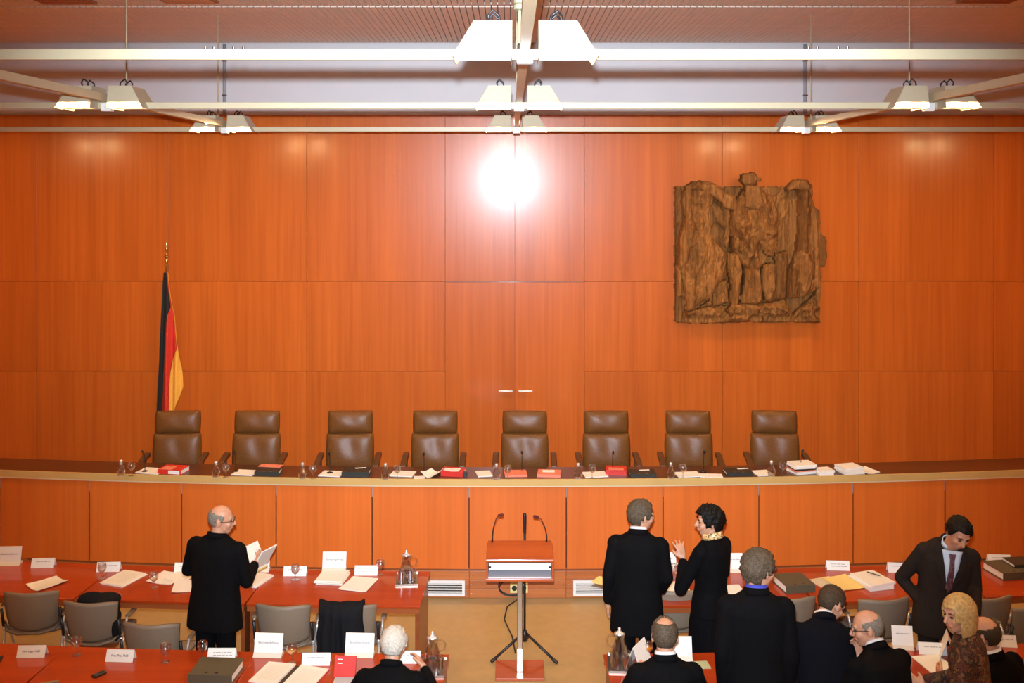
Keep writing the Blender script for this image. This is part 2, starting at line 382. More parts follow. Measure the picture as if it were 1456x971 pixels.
# upright conduits on the white band
for px, lb in ((318, 'thin grey conduit on the white wall band above the flag side'), (1146, 'thin grey conduit on the white wall band above the eagle carving')):
    x = X(px, DW); e = empty('wall_conduit', (x, DW + 0.04, ZW), 0, lb, 'conduit')
    MB().tube([(0, 0, 0.02), (0, 0, ZC - ZW)], 0.022, 10).build('pipe', plain('grey_conduit', (0.42, 0.41, 0.42), 0.5, var=0.03), e, smooth=True)
    for zz in (0.25, 0.7): MB().box((0, 0.0, zz), (0.06, 0.05, 0.02)).build('clip', M_steel, e)
# gallery the photograph is taken from (behind and below the lens)
gl = st(MB().box((0, -1.45, 2.75), (2 * RX, 3.3, 0.2)).build('floor_gallery', M_floor))
MB().box((0, 0.24, 3.0), (2 * RX, 0.08, 0.40)).build('parapet', M_white, gl)
MB().box((0, 0.24, 3.36), (2 * RX, 0.16, 0.32)).build('parapet_rail', M_desk, gl)

# ------------------------------------------------------------------ judges' platform and bench
pl = st(MB().box((0, (DW + 11.15) / 2 + 0.02, ZP / 2), (2 * RX - 0.1, DW - 11.15 - 0.1, ZP)).build('floor_platform', M_riser))
BX = [0.083 + 1.035 * (k + 0.5) for k in range(-7, 7)]
DB, ZB = 10.85, 1.30
for k in range(len(BX) - 1):                        # riser of three boards under each bench panel
    xc = (BX[k] + BX[k + 1]) / 2; e = Vector((xc, arc(DB + 0.05, xc), 0)); a = arot(xc)
    for j in range(3):
        MB().box((0, 0.012, 0), (1.033, 0.024, 0.094)).build('riser_board', M_riser, pl, loc=(e.x, e.y, 0.05 + j * 0.0965), rot=(0, 0, a), bevel=0.003)
        for sx in (-0.49, 0.49):
            if abs(xc) < 3: MB().lathe([(0.007, 0), (0.007, 0.004), (0.003, 0.006)], 8).build('screw', M_steel, pl, loc=(e.x + sx * math.cos(a), e.y + sx * math.sin(a), 0.05 + j * 0.0965), rot=(R(90), 0, a))
def strip(m, d0, d1, z0, z1, xa=-7.16, xb=7.32, n=48):
    rs = []
    for i in range(n + 1):
        x = xa + (xb - xa) * i / n
        rs.append([Vector((x, arc(d0, x), z0)), Vector((x, arc(d1, x), z0)), Vector((x, arc(d1, x), z1)), Vector((x, arc(d0, x), z1))])
    return m.rings(rs)
bench = empty('judges_bench', (0, DB, 0), 0, "long curved orange veneer judges' bench with dark top and golden edge", 'bench')
bl = Vector((0, -DB, 0))
strip(MB(), 10.92, 11.30, 0.3, 1.225).build('carcass', M_dark, bench, loc=bl)
strip(MB(), 10.80, 11.26, 1.235, ZB).build('desktop', M_desk, bench, loc=bl)
strip(MB(), 10.785, 10.80, 1.232, ZB + 0.002).build('front_edge', M_brass, bench, loc=bl)
strip(MB(), 10.79, 10.86, 1.218, 1.231).build('edge_bead', plain('pale_bead', (0.80, 0.66, 0.42), 0.35, 0.3, var=0.03), bench, loc=bl)
strip(MB(), 10.90, 10.93, 0.29, 0.325).build('recessed_skirting', M_tedge, bench, loc=bl)  # dark strip set back below the front panels
for k in range(len(BX) - 1):
    xc = (BX[k] + BX[k + 1]) / 2
    MB().box((0, 0, 0), (1.035 - 0.011, 0.04, 1.216 - 0.325)).build('front_panel', M_bench, bench, loc=(xc, arc(DB, xc) + 0.03 - DB, (1.216 + 0.325) / 2), rot=(0, 0, arot(xc)), bevel=0.003)
for k in range(1, len(BX) - 1):
    x = BX[k]; MB().box((0, 0, 0), (0.007, 0.02, 0.13)).build('joint_glint_strip', M_chrome, bench, loc=(x, arc(DB + 0.022, x) - DB, 1.15), rot=(0, 0, arot(x)))  # short chrome strip in each joint, sized to give the flash glint
# air grilles and the socket box on the riser
def grille(px0, px1, lb, slats):
    d = arc(DB + 0.03, 0); x0, x1 = X(px0, d), X(px1, d); w = x1 - x0
    e = empty('air_grille', ((x0 + x1) / 2, d + ((x0 + x1) / 2) ** 2 / 2 / RAD, Z(847, d)), arot((x0 + x1) / 2), lb, 'grille', 'air grilles below the bench')
    h = Z(825, d) - Z(847, d)
    MB().box((0, 0.008, h / 2), (w - 0.02, 0.006, h - 0.02)).build('recess', M_dark, e)
    f = MB()
    f.box((0, 0, 0.014), (w, 0.03, 0.028)); f.box((0, 0, h - 0.014), (w, 0.03, 0.028))
    f.box((-w / 2 + 0.014, 0, h / 2), (0.028, 0.03, h - 0.056)); f.box((w / 2 - 0.014, 0, h / 2), (0.028, 0.03, h - 0.056))
    f.build('frame', M_grille, e)
    for i in range(slats):
        MB().box((0, -0.002, 0.04 + (h - 0.08) * i / (slats - 1)), (w - 0.05, 0.014, 0.007), (R(15), 0, 0)).build('slat', M_grille, e)
grille(585, 661, 'white air grille low on the riser left of the lectern', 4)
grille(815, 891, 'white air grille low on the riser right of the lectern', 5)
d = arc(DB + 0.03, 0)
so = empty('socket_box', (X(738, d), d, Z(842, d)), 0, 'cream socket box on the riser behind the lectern column', 'socket')
MB().box((0, 0, 0.053), (0.19, 0.05, 0.106)).build('housing', M_socket, so, bevel=0.006)
for sx in (-0.05, 0.05): MB().lathe([(0.028, 0), (0.028, 0.004), (0.02, 0.004), (0.02, 0.001)], 14).build('outlet', M_dark, so, loc=(sx, -0.026, 0.053), rot=(R(90), 0, 0))
cb = MB()
pts = []
for i in range(60):
    t = i / 59 * 4 * math.pi; pts.append((0.13 * math.cos(t) * (1 + 0.12 * math.sin(t * 0.7)) , -0.02 - 0.0012 * i, 0.16 + 0.085 * math.sin(t)))
pts += [(0.05, -0.12, 0.05), (-0.05, -0.2, 0.012), (-0.08, -0.5, 0.009), (0.0, -0.9, 0.009), (0.03, -1.25, 0.009)]
o = cb.tube(pts, 0.007, 6).build('coiled_cable', M_black, None, smooth=True, loc=(X(728, d), d - 0.03, 0))
tag(o, 'coiled black cable hanging at the cream socket box', 'cable')

# ------------------------------------------------------------------ suspended lighting grid
ZBM = HC + 0.588
GX = [-3.06, 0.07, 3.18]; GD = [4.75, 7.75, 10.95, 1.60]  # last row continues the grid out of view, added to light the room
names_d = ['nearest', 'middle', 'farthest', 'unseen overhead']
for d, nm in zip(GD, ('nearest, brightest', 'middle', 'farthest, thinnest looking', 'overhead, out of view')):
    e = empty('grid_beam', (0, d, ZBM), 0, f'{nm} of the white cross beams of the hanging light grid', 'beam', 'cross beams of the light grid')
    MB().box((0, 0, 0.025), (14.6, 0.05, 0.05)).build('profile', M_cream, e, bevel=0.004)
    for gx in GX: MB().box((gx, 0, 0.012), (0.075, 0.06, 0.06)).build('junction_block', M_grille, e, bevel=0.003)
    if d == GD[0]:
        for px in (292, 304, 332, 346, 1150, 1162, 1192, 1205): MB().lathe([(0.006, 0), (0.006, 0.012), (0.003, 0.014)], 8).build('bolt', M_steel, e, loc=(X(px, d), 0, 0.05))
for gx, nm in zip(GX, ('left', 'centre', 'right')):
    e = empty('grid_rail', (gx, 6.2, ZBM + 0.05), 0, f'{nm} rail of the light grid running toward the wood wall', 'beam', 'rails of the light grid')
    MB().box((0, 0, 0.03), (0.05, 9.6, 0.06)).build('profile', M_cream, e, bevel=0.004)
def shade_mesh():
    """half of a truncated pyramid of sheet steel, open below, its front and back plates cut higher than its sides"""
    m = MB(); t = 0.004; zc = 0.042; k = zc / 0.165; V = Vector
    m.hexa([V((-0.27, -0.175, 0)), V((-0.266, -0.175, 0)), V((-0.266, 0.175, 0)), V((-0.27, 0.175, 0))], [V((-0.175, -0.135, 0.165)), V((-0.171, -0.135, 0.165)), V((-0.171, 0.135, 0.165)), V((-0.175, 0.135, 0.165))])
    m.hexa([V((-t, -0.175, 0)), V((0, -0.175, 0)), V((0, 0.175, 0)), V((-t, 0.175, 0))], [V((-t, -0.135, 0.165)), V((0, -0.135, 0.165)), V((0, 0.135, 0.165)), V((-t, 0.135, 0.165))])
    for s in (-1, 1):
        ya, yb = s * (0.175 - 0.04 * k), s * 0.135; q = [(-0.27 + 0.095 * k, ya, zc), (-0.001, ya, zc)]; w = [(-0.174, yb, 0.165), (-0.001, yb, 0.165)]
        y0, y1 = (0, t) if s < 0 else (-t, 0)
        m.hexa([V((q[0][0], ya + y0, zc)), V((q[1][0], ya + y0, zc)), V((q[1][0], ya + y1, zc)), V((q[0][0], ya + y1, zc))], [V((w[0][0], yb + y0, 0.165)), V((w[1][0], yb + y0, 0.165)), V((w[1][0], yb + y1, 0.165)), V((w[0][0], yb + y1, 0.165))])
    m.box((-0.0875, 0, 0.1655), (0.175, 0.27, 0.004)); return m
def make_lamp():
    e = empty('grid_lamp', (0, 0, 0), 0, 'lamp', 'lamp', 'trapezoid lamps of the hanging light grid')
    shade_mesh().build('shade', M_shade, e)
    q = MB(); q.box((-0.125, 0, 0.11), (0.15, 0.22, 0.012)); q.build('reflector', M_refl, e)
    q = MB(); q.tube([(-0.12, -0.11, 0.085), (-0.12, 0.11, 0.085)], 0.016, 8); q.build('tube_light', M_lampglow, e)
    MB().box((-0.135, 0.0, 0.004), (0.262, 0.008, 0.006)).build('bottom_bar', M_chrome, e)
    for yy in (-0.06, 0.05):
        MB().tube([(-0.10, yy, 0.16), (-0.11, yy, 0.20), (-0.09, yy - 0.01, 0.225), (-0.06, yy, 0.20), (-0.055, yy, 0.16)], 0.006, 6).build('cable_loop', M_black, e, smooth=True)
    return e
LAMPL = bpy.data.lights.new('lamp_bulb', 'POINT'); LAMPL.energy = LAMP_W * 0.5; LAMPL.color = LAMP_COL; LAMPL.shadow_soft_size = 0.02
LAMPF = LAMPL.copy(); LAMPF.energy = LAMP_W * 0.65          # the row beside the wall sits lower in its shades and washes the veneer
for r_, (d, dn) in enumerate(zip(GD, names_d)):
    for gx, cn in ((-6.2, 'far left'), (GX[0], 'left'), (GX[1], 'centre'), (GX[2], 'right'), (6.3, 'far right')):  # outer columns continue the grid unseen, added to light the room
        for s_ in (-1, 1):
            lb = f"cream lamp on the {'left' if s_ < 0 else 'right'} of the {cn} crossing of the {dn} beam"
            o = place('lamp', make_lamp, (gx + s_ * 0.06, d, ZBM - 0.003), 0 if s_ < 0 else math.pi, lb)
            for q in (-0.047, 0.047):
                far = dn == 'farthest'; li = bpy.data.objects.new('lamp_bulb', LAMPF if far else LAMPL); COL.objects.link(li); li.location = (gx + s_ * 0.19, d + q, ZBM + (0.036 if far else 0.065))
for px, d, k, lb in ((180, 7.75, 0, 'thin hanging wire of the light grid at the left'), (1293, 7.75, 0, 'thin hanging wire of the light grid at the right'),
                     (739, 4.75, 1, 'thin rod with a round clamp above the nearest centre lamps'), (735, 7.75, 0, 'thin hanging rod above the middle centre lamps'),
                     (310, 10.95, 0, 'short hanging rod above the farthest left lamps'), (1153, 10.95, 0, 'short hanging rod above the farthest right lamps')):
    e = empty('suspension_wire', (X(px, d), d, ZBM + 0.04), 0, lb, 'wire', 'suspension wires of the light grid')
    MB().tube([(0, 0, 0), (0, 0, ZC - ZBM - 0.04)], 0.006, 8).build('cable', M_cream, e, smooth=True)
    if k: MB().lathe([(0.01, 0.19), (0.03, 0.195), (0.03, 0.215), (0.02, 0.22), (0.03, 0.225), (0.03, 0.245), (0.01, 0.25)], 12).build('clamp', plain('olive_clamp', (0.35, 0.33, 0.2), 0.4, 0.4, var=0.05), e, smooth=False)
    MB().lathe([(0.012, 0), (0.012, 0.03), (0.006, 0.04)], 8).build('end_fitting', M_steel, e)
# ------------------------------------------------------------------ flag on its pole
fd = 12.85; fx = X(237, fd)
fg = empty('flag_on_pole', (fx, fd, ZP), 0, 'black red and gold flag hanging from a gold tipped pole', 'flag')
zt = Z(388, fd) - ZP
MB().tube([(0, 0, 0.03), (0, 0, Z(372, fd) - ZP)], 0.014, 10).build('pole', M_gold, fg, smooth=True)
MB().lathe([(0.17, 0), (0.17, 0.02), (0.05, 0.035), (0.03, 0.09), (0.02, 0.1)], 20).build('pole_foot', M_gold, fg, smooth=True)
z0 = Z(374, fd) - ZP
MB().lathe([(0.014, z0), (0.03, z0 + 0.02), (0.016, z0 + 0.05), (0.012, z0 + 0.06), (0.036, z0 + 0.075), (0.036, z0 + 0.085), (0.012, z0 + 0.10), (0.01, z0 + 0.14),
            (0.022, z0 + 0.17), (0.018, z0 + 0.20), (0.008, z0 + 0.235), (0.011, z0 + 0.25), (0.002, z0 + 0.275)], 14).build('finial', M_gold, fg, smooth=True)
FR = [  # rows of the draped cloth in the photograph: y, left edge, black|red, red|gold, right edge (zoom pixels)
    (232, 192, 207, 207.5, 208), (290, 187, 213, 213.5, 214), (400, 183, 227, 228, 228.5), (450, 181, 210, 239, 239.5), (540, 178, 203, 252, 253), (605, 176, 200, 259, 260.5),
    (660, 175, 197, 231, 267), (730, 172, 191, 221, 279), (790, 169, 189, 218, 285), (850, 167, 186, 217, 264), (915, 164, 184, 216, 240), (1100, 160, 180, 205, 222), (1350, 158, 178, 200, 215)]
def frow(zy):
    for a, b in zip(FR, FR[1:]):
        if a[0] <= zy <= b[0]:
            t = (zy - a[0]) / (b[0] - a[0]); return [a[i] + (b[i] - a[i]) * t for i in range(5)]
k = 1 / 3.47 * fd / F
cloth = [MB(), MB(), MB()]
for band in range(3):
    rs = []
    for i in range(73):
        zy = 232 + (1350 - 232) * i / 72; rw = frow(zy); zz = Z(320 + zy / 3.47, fd) - ZP; ring = []
        a, b = rw[1 + band], rw[2 + band]; amp = 0.012 + 0.05 * min(1, (rw[4] - rw[1]) / 90)
        if b - a < 0.9: b = a + 0.9
        for side in (0, 1):
            for j in range(13):
                t = j / 12 if side == 0 else 1 - j / 12
                xx = (a + (b - a) * t); ph = (xx - 160) / 7.0 + i * 0.03
                y = -0.02 - amp * (0.55 + 0.45 * math.sin(ph)) - 0.025 * (2 - band) + (0.018 if side else 0)
                ring.append(Vector(((180 + xx / 3.47 - 237) * fd / F, y, zz)))
        rs.append(ring)
    cloth[band].rings(rs)
for nm, mt, c in zip(('black_stripe', 'red_stripe', 'gold_stripe'), (M_fb, M_fr, M_fg), cloth): c.build(nm, mt, fg, smooth=True)

# ------------------------------------------------------------------ carved eagle
KZ = 1.0 / (3.885 * F / DW)
eg = empty('carved_eagle', (X(957.5, DW), DW - 0.004, Z(458, DW)), 0, 'large brown carved wooden eagle relief hanging on the wood wall', 'carving')
def inside(p, poly):
    c = False; x, y = p
    for i in range(len(poly)):
        (x1, y1), (x2, y2) = poly[i - 1], poly[i]
        if (y1 > y) != (y2 > y) and x < (x2 - x1) * (y - y1) / (y2 - y1) + x1: c = not c
    return c
def edist(p, poly):
    b = 9
    for i in range(len(poly)):
        a = Vector(poly[i - 1]); q = Vector(poly[i]); d = q - a; t = max(0, min(1, (Vector(p) - a).dot(d) / max(1e-9, d.length_squared)))
        b = min(b, (a + d * t - Vector(p)).length)
    return b
def relief(nm, poly, base, h, edge=0.07, rough=0.05, tilt=(0, 0), fx=9, fz=3.0, cell=0.015, seed=0.0):
    poly = [((x - 107) * KZ, (885 - y) * KZ) for x, y in poly]
    xs = [p[0] for p in poly]; zs = [p[1] for p in poly]
    nx = int((max(xs) - min(xs)) / cell) + 2; nz = int((max(zs) - min(zs)) / cell) + 2
    idx = {}; vs = []; fs = []
    cx, cz = sum(xs) / len(xs), sum(zs) / len(zs)
    for i in range(nx):
        for j in range(nz):
            p = (min(xs) + i * cell, min(zs) + j * cell)
            jit = noise.noise(Vector((p[0] * 14, p[1] * 14, seed))) * 0.018
            if inside((p[0] + jit, p[1] + jit), poly):
                e = edist(p, poly); t = min(1, e / edge); prof = math.sqrt(max(0, 1 - (1 - t) ** 2))
                n1 = noise.noise(Vector((p[0] * fx, p[1] * fz, seed))); 
                n2 = noise.voronoi(Vector((p[0] * fx * 0.9, p[1] * fz * 1.3, seed + 4)))[0][0]
                n3 = abs(noise.noise(Vector((p[0] * 22, p[1] * 9, seed + 9))))
                y = base + h * (0.35 + 0.65 * prof) + rough * (n1 * 1.1 + (n2 - 0.35) * 0.9 - n3 * 0.55) * (0.4 + 0.6 * t) + tilt[0] * (p[0] - cx) + tilt[1] * (p[1] - cz)
                idx[(i, j)] = len(vs); vs.append((p[0], -max(base * 0.5 + 0.012, y), p[1]))
    edges = {}
    for (i, j) in list(idx):
        q = [(i, j), (i + 1, j), (i + 1, j + 1), (i, j + 1)]
        if all(c in idx for c in q):
            f = tuple(idx[c] for c in q); fs.append(f)
            for a, b in zip(f, f[1:] + f[:1]):
                if (b, a) in edges: del edges[(b, a)]
                else: edges[(a, b)] = 1
    used = {v for f in fs for v in f}; bk = {}
    for a, b in edges:
        for v in (a, b):
            if v not in bk: bk[v] = len(vs); vs.append((vs[v][0], -max(0.0, base - 0.02), vs[v][2]))
    for a, b in edges: fs.append((b, a, bk[a], bk[b]))
    m = MB(); m.add(vs, fs); return m.build(nm, M_eagle, eg)
bot = [(107 + (905 - 107) * t / 10, 885 + 6 * math.sin(t * 2.1)) for t in range(11)]
relief('backboard', [(107, 130), (300, 132), (600, 134), (868, 130), (880, 400), (905, 700)] + bot[::-1], 0.01, 0.07, 0.02, 0.035, fx=7, fz=5, seed=1)
relief('left_wing', [(150, 300), (135, 220), (150, 135), (205, 100), (290, 105), (345, 130), (362, 172), (320, 200), (300, 250), (300, 330), (308, 400), (345, 450), (392, 495), (392, 640), (362, 655), (330, 690), (300, 745), (215, 790), (208, 815), (160, 818), (150, 700), (118, 560), (118, 420)], 0.08, 0.19, 0.12, 0.11, (-0.10, 0), 9, 2.4, seed=3)
relief('left_feather_tips', [(112, 560), (205, 560), (212, 812), (160, 815), (150, 740), (115, 740)], 0.08, 0.10, 0.04, 0.06, (0, 0), 12, 2.0, seed=4)
relief('wing_shoulder', [(165, 150), (215, 105), (300, 115), (365, 165), (430, 185), (440, 270), (370, 260), (320, 205), (250, 165)], 0.17, 0.16, 0.06, 0.07, seed=5)
relief('left_inner_feathers', [(300, 230), (400, 240), (430, 330), (410, 400), (395, 480), (352, 450), (372, 380), (330, 330)], 0.07, 0.10, 0.06, 0.08, seed=6)
relief('right_wing_inner', [(640, 190), (700, 145), (745, 150), (748, 300), (728, 430), (690, 455), (655, 430), (650, 330)], 0.05, 0.06, 0.05, 0.07, (-0.3, 0), 8, 4, seed=7)
relief('right_wing', [(720, 120), (790, 90), (830, 140), (868, 240), (885, 430), (895, 700), (890, 795), (868, 795), (856, 700), (790, 735), (704, 748), (712, 600), (745, 530), (762, 460), (772, 330), (772, 170), (740, 150)], 0.08, 0.22, 0.09, 0.11, (0.05, 0), 9, 2.4, seed=11)
relief('right_feather_front', [(715, 600), (748, 480), (850, 470), (860, 700), (790, 735), (706, 745)], 0.24, 0.10, 0.06, 0.08, (0, 0), 12, 2.2, seed=12)
relief('wing_crest', [(680, 150), (735, 95), (800, 92), (830, 135), (812, 165), (740, 152), (700, 170)], 0.25, 0.15, 0.05, 0.04, seed=13)
relief('outer_feather', [(872, 240), (905, 260), (912, 380), (940, 425), (947, 520), (932, 582), (872, 590)], 0.02, 0.10, 0.05, 0.05, seed=15)
relief('breast', [(425, 210), (470, 142), (560, 148), (625, 180), (655, 250), (668, 330), (655, 410), (580, 450), (480, 450), (395, 410), (390, 330), (405, 270)], 0.10, 0.27, 0.15, 0.13, (0, 0.02), 8, 5, seed=17)
relief('belly', [(410, 390), (645, 390), (640, 470), (590, 545), (555, 600), (490, 600), (440, 540), (402, 470)], 0.10, 0.22, 0.12, 0.12, (0, 0), 9, 4, seed=44)
relief('left_breast_tuft', [(410, 330), (470, 305), (505, 330), (500, 400), (480, 470), (440, 500), (412, 430)], 0.25, 0.14, 0.06, 0.11, (0, 0), 9, 8, seed=18)
relief('right_breast_tuft', [(555, 340), (610, 325), (650, 370), (648, 440), (620, 520), (570, 505), (545, 430)], 0.25, 0.14, 0.06, 0.11, (0, 0), 9, 8, seed=47)
relief('neck', [(462, 120), (545, 125), (565, 200), (620, 250), (520, 265), (460, 250)], 0.27, 0.15, 0.06, 0.06, seed=19)
relief('head', [(445, 72), (470, 58), (515, 58), (545, 82), (548, 104), (530, 110), (540, 132), (455, 135), (442, 110)], 0.27, 0.16, 0.05, 0.03, seed=21)
relief('beak', [(500, 82), (548, 80), (556, 106), (520, 114), (500, 104)], 0.38, 0.08, 0.03, 0.012, seed=22)
relief('left_leg', [(382, 490), (450, 490), (468, 600), (456, 700), (450, 800), (400, 800), (396, 640), (380, 560)], 0.10, 0.19, 0.06, 0.08, seed=23)
relief('right_leg', [(566, 555), (645, 550), (650, 690), (630, 770), (580, 760), (562, 640)], 0.10, 0.18, 0.06, 0.08, seed=25)
relief('tail', [(472, 575), (560, 575), (572, 680), (580, 760), (540, 780), (455, 775), (466, 660)], 0.10, 0.20, 0.05, 0.09, (0, 0), 12, 2, seed=27)
relief('right_under_feathers', [(640, 500), (715, 480), (722, 600), (708, 750), (630, 760), (645, 640)], 0.08, 0.13, 0.05, 0.08, seed=28)
relief('left_under_feathers', [(300, 660), (388, 640), (402, 770), (330, 790), (225, 800), (290, 750)], 0.08, 0.12, 0.05, 0.07, seed=29)
relief('perch', [(150, 815), (280, 790), (390, 780), (500, 760), (640, 765), (705, 745), (745, 830), (860, 720), (895, 790), (900, 882), (700, 878), (500, 876), (300, 884), (150, 884)], 0.08, 0.15, 0.07, 0.11, (0, -0.05), 8, 7, seed=31)
for gx, nm in ((430, 'left_claw'), (600, 'right_claw')):
    relief(nm, [(gx - 60, 800), (gx - 20, 765), (gx + 30, 770), (gx + 55, 800), (gx + 40, 840), (gx, 825), (gx - 40, 845)], 0.18, 0.14, 0.05, 0.07, (0, 0), 14, 10, seed=33 + gx)

# ------------------------------------------------------------------ judges' chairs
def cushion(w, h, t, puff, n=14, crease=0.0):
    """upright padded cushion, front to -y: x width, z height"""
    m = MB(); fr = []; bk = []
    def P(i, j, s):
        u = -1 + 2 * i / n; v = -1 + 2 * j / n
        e = (1 - abs(u) ** 4) * (1 - abs(v) ** 4)
        y = -s * (t / 2) * (0.35 + 0.65 * max(0, e) ** 0.45) - (puff * (1 - u * u) * (1 - v * v) if s > 0 else 0)
        if s > 0 and crease: y += crease * math.exp(-(u / 0.35) ** 2) * (0.5 + 0.5 * math.sin(u * 46 + v * 2)) * (1 - v * v)
        k = 1 - 0.03 * (abs(u * v) ** 3)
        return Vector((u * w / 2 * k, y, v * h / 2 * k))
    vs = [P(i, j, 1) for j in range(n + 1) for i in range(n + 1)] + [P(i, j, -1) for j in range(n + 1) for i in range(n + 1)]
    N = (n + 1) ** 2; fs = []
    for j in range(n):
        for i in range(n):
            a = j * (n + 1) + i; fs.append((a, a + 1, a + n + 2, a + n + 1)); fs.append((N + a, N + a + n + 1, N + a + n + 2, N + a + 1))
    rim = [i for i in range(n + 1)] + [j * (n + 1) + n for j in range(1, n + 1)] + [n * (n + 1) + i for i in range(n - 1, -1, -1)] + [j * (n + 1) for j in range(n - 1, 0, -1)]
    for a, b in zip(rim, rim[1:] + rim[:1]): fs.append((b, a, N + a, N + b))
    return m.add(vs, fs)
def make_judge_chair():
    e = empty('leather_chair', (0, 0, 0), 0, 'chair', 'chair', "judges' brown leather chairs")
    T = lambda y, z, r=-6: Matrix.Translation((0, y, z)) @ Matrix.Rotation(R(r), 4, 'X')
    cushion(0.53, 0.265, 0.11, 0.03, crease=0.018).xf(T(0.10, 1.045)).build('headrest', M_leather, e, smooth=True)
    cushion(0.565, 0.44, 0.10, 0.03, crease=0.034).xf(T(0.055, 0.70)).build('back_cushion', M_leather, e, smooth=True)
    cushion(0.55, 0.12, 0.09, 0.02).xf(T(-0.01, 0.425)).build('lumbar_cushion', M_leather2, e, smooth=True)
    cushion(0.54, 0.52, 0.12, 0.02).xf(Matrix.Translation((0, -0.22, 0.42)) @ Matrix.Rotation(R(-90), 4, 'X')).build('seat', M_leather, e, smooth=True)
    MB().box((0, 0.12, 0.72), (0.50, 0.03, 0.85), (R(-6), 0, 0)).build('back_shell', M_leather2, e, bevel=0.012)
    for s in (-1, 1):
        m = MB(); m.rings([[Vector((s * 0.34 + a, y, z + b)) for a, b in ((-0.035, -0.02), (0.035, -0.02), (0.035, 0.02), (-0.035, 0.02))] for y, z in ((0.06, 0.68), (-0.06, 0.675), (-0.20, 0.655), (-0.34, 0.62))])
        m.rings([[Vector((s * 0.33 + a, y + b, z)) for a, b in ((-0.02, -0.03), (0.02, -0.03), (0.02, 0.03), (-0.02, 0.03))] for y, z in ((-0.12, 0.36), (-0.11, 0.65))])
        m.build('armrest', M_leather2, e, smooth=False, bevel=0.012)
    MB().tube([(0, -0.2, 0.08), (0, -0.2, 0.38)], 0.03, 12).build('column', M_steel, e, smooth=True)
    for i in range(5):
        a = R(72 * i + 90); MB().tube([(0, -0.2, 0.09), (0.3 * math.cos(a), -0.2 + 0.3 * math.sin(a), 0.06)], [0.025, 0.015], 8).build('base_arm', M_black, e)
        MB().ell((0.3 * math.cos(a), -0.2 + 0.3 * math.sin(a), 0.03), (0.025, 0.025, 0.03), n=10, k=6).build('castor', M_black, e, smooth=True)
    return e
ORD = ['first', 'second', 'third', 'fourth', 'fifth', 'sixth', 'seventh', 'eighth']
WHO = ['in front of the flag'] + [f'{o} from the flag' for o in ORD[1:]]
WHO[7] = 'farthest from the flag'
CHX = [250, 363, 497, 618, 746, 863, 980, 1103]
for i, px in enumerate(CHX):
    d = 12.05; x = X(px, d); top = [585, 586, 588, 590, 590, 589, 587, 588][i]
    place('jchair', make_judge_chair, (x, d, ZP), R([3, 1, 2, 0, -1, 1, -2, -4][i]), f'brown leather armchair behind the bench, {WHO[i]}')

# ------------------------------------------------------------------ small things for the bench and tables
def make_carafe():
    e = empty('water_carafe', (0, 0, 0), 0, 'carafe', 'carafe', 'water carafes on the bench')
    MB().lathe([(0.001, 0.004), (0.034, 0.004), (0.046, 0.03), (0.046, 0.06), (0.030, 0.095), (0.019, 0.115), (0.024, 0.135), (0.022, 0.135), (0.017, 0.115), (0.027, 0.093), (0.043, 0.06), (0.043, 0.03), (0.032, 0.008), (0.001, 0.008)], 18, cap=False).build('body', M_glass, e)
    MB().lathe([(0.001, 0.0), (0.034, 0.0), (0.035, 0.003), (0.001, 0.0035)], 18, cap=False).build('foot', M_chrome, e, smooth=True)
    MB().lathe([(0.012, 0.125), (0.012, 0.14), (0.018, 0.15), (0.014, 0.165), (0.003, 0.17)], 14).build('stopper', M_chrome, e, smooth=True)
    return e
def make_goblet():
    e = empty('stemmed_glass', (0, 0, 0), 0, 'glass', 'glass', 'stemmed water glasses')
    MB().lathe([(0.001, 0.052), (0.014, 0.056), (0.034, 0.075), (0.041, 0.10), (0.037, 0.135), (0.0355, 0.135), (0.039, 0.10), (0.032, 0.078), (0.013, 0.06), (0.001, 0.057)], 18, cap=False).build('bowl', M_glass, e, smooth=True)
    MB().lathe([(0.006, 0.004), (0.0045, 0.02), (0.0045, 0.048), (0.012, 0.055)], 10).build('stem', M_glass, e, smooth=True)
    MB().lathe([(0.001, 0), (0.033, 0.0), (0.033, 0.002), (0.006, 0.006), (0.001, 0.006)], 18, cap=False).build('foot', M_glass, e, smooth=True)
    return e
def sheet(name, loc, rz, size, th, mat, label, cat='paper', group=None, curl=0.0, nx=6):
    """paper or pile of papers, corners a little lifted"""
    w, h = size; m = MB(); n = nx; vs = []
    for s in (0, 1):
        for j in range(n + 1):
            for i in range(n + 1):
                u, v = i / n - 0.5, j / n - 0.5
                z = (th if s else 0) + curl * ((2 * u) ** 2 * 0.6 + max(0, u * v * 3) * 0.8)
                vs.append(Vector((u * w, v * h, z)))
    N = (n + 1) ** 2; fs = []
    for j in range(n):
        for i in range(n):
            a = j * (n + 1) + i; fs.append((a, a + n + 1, a + n + 2, a + 1)); fs.append((N + a, N + a + 1, N + a + n + 2, N + a + n + 1))
    rim = [i for i in range(n + 1)] + [j * (n + 1) + n for j in range(1, n + 1)] + [n * (n + 1) + i for i in range(n - 1, -1, -1)] + [j * (n + 1) for j in range(n - 1, 0, -1)]
    for a, b in zip(rim, rim[1:] + rim[:1]): fs.append((a, b, N + b, N + a))
    m.add(vs, fs)
    o = m.build(name, mat, None, loc=loc, rot=(0, 0, rz)); return tag(o, label, cat, group)
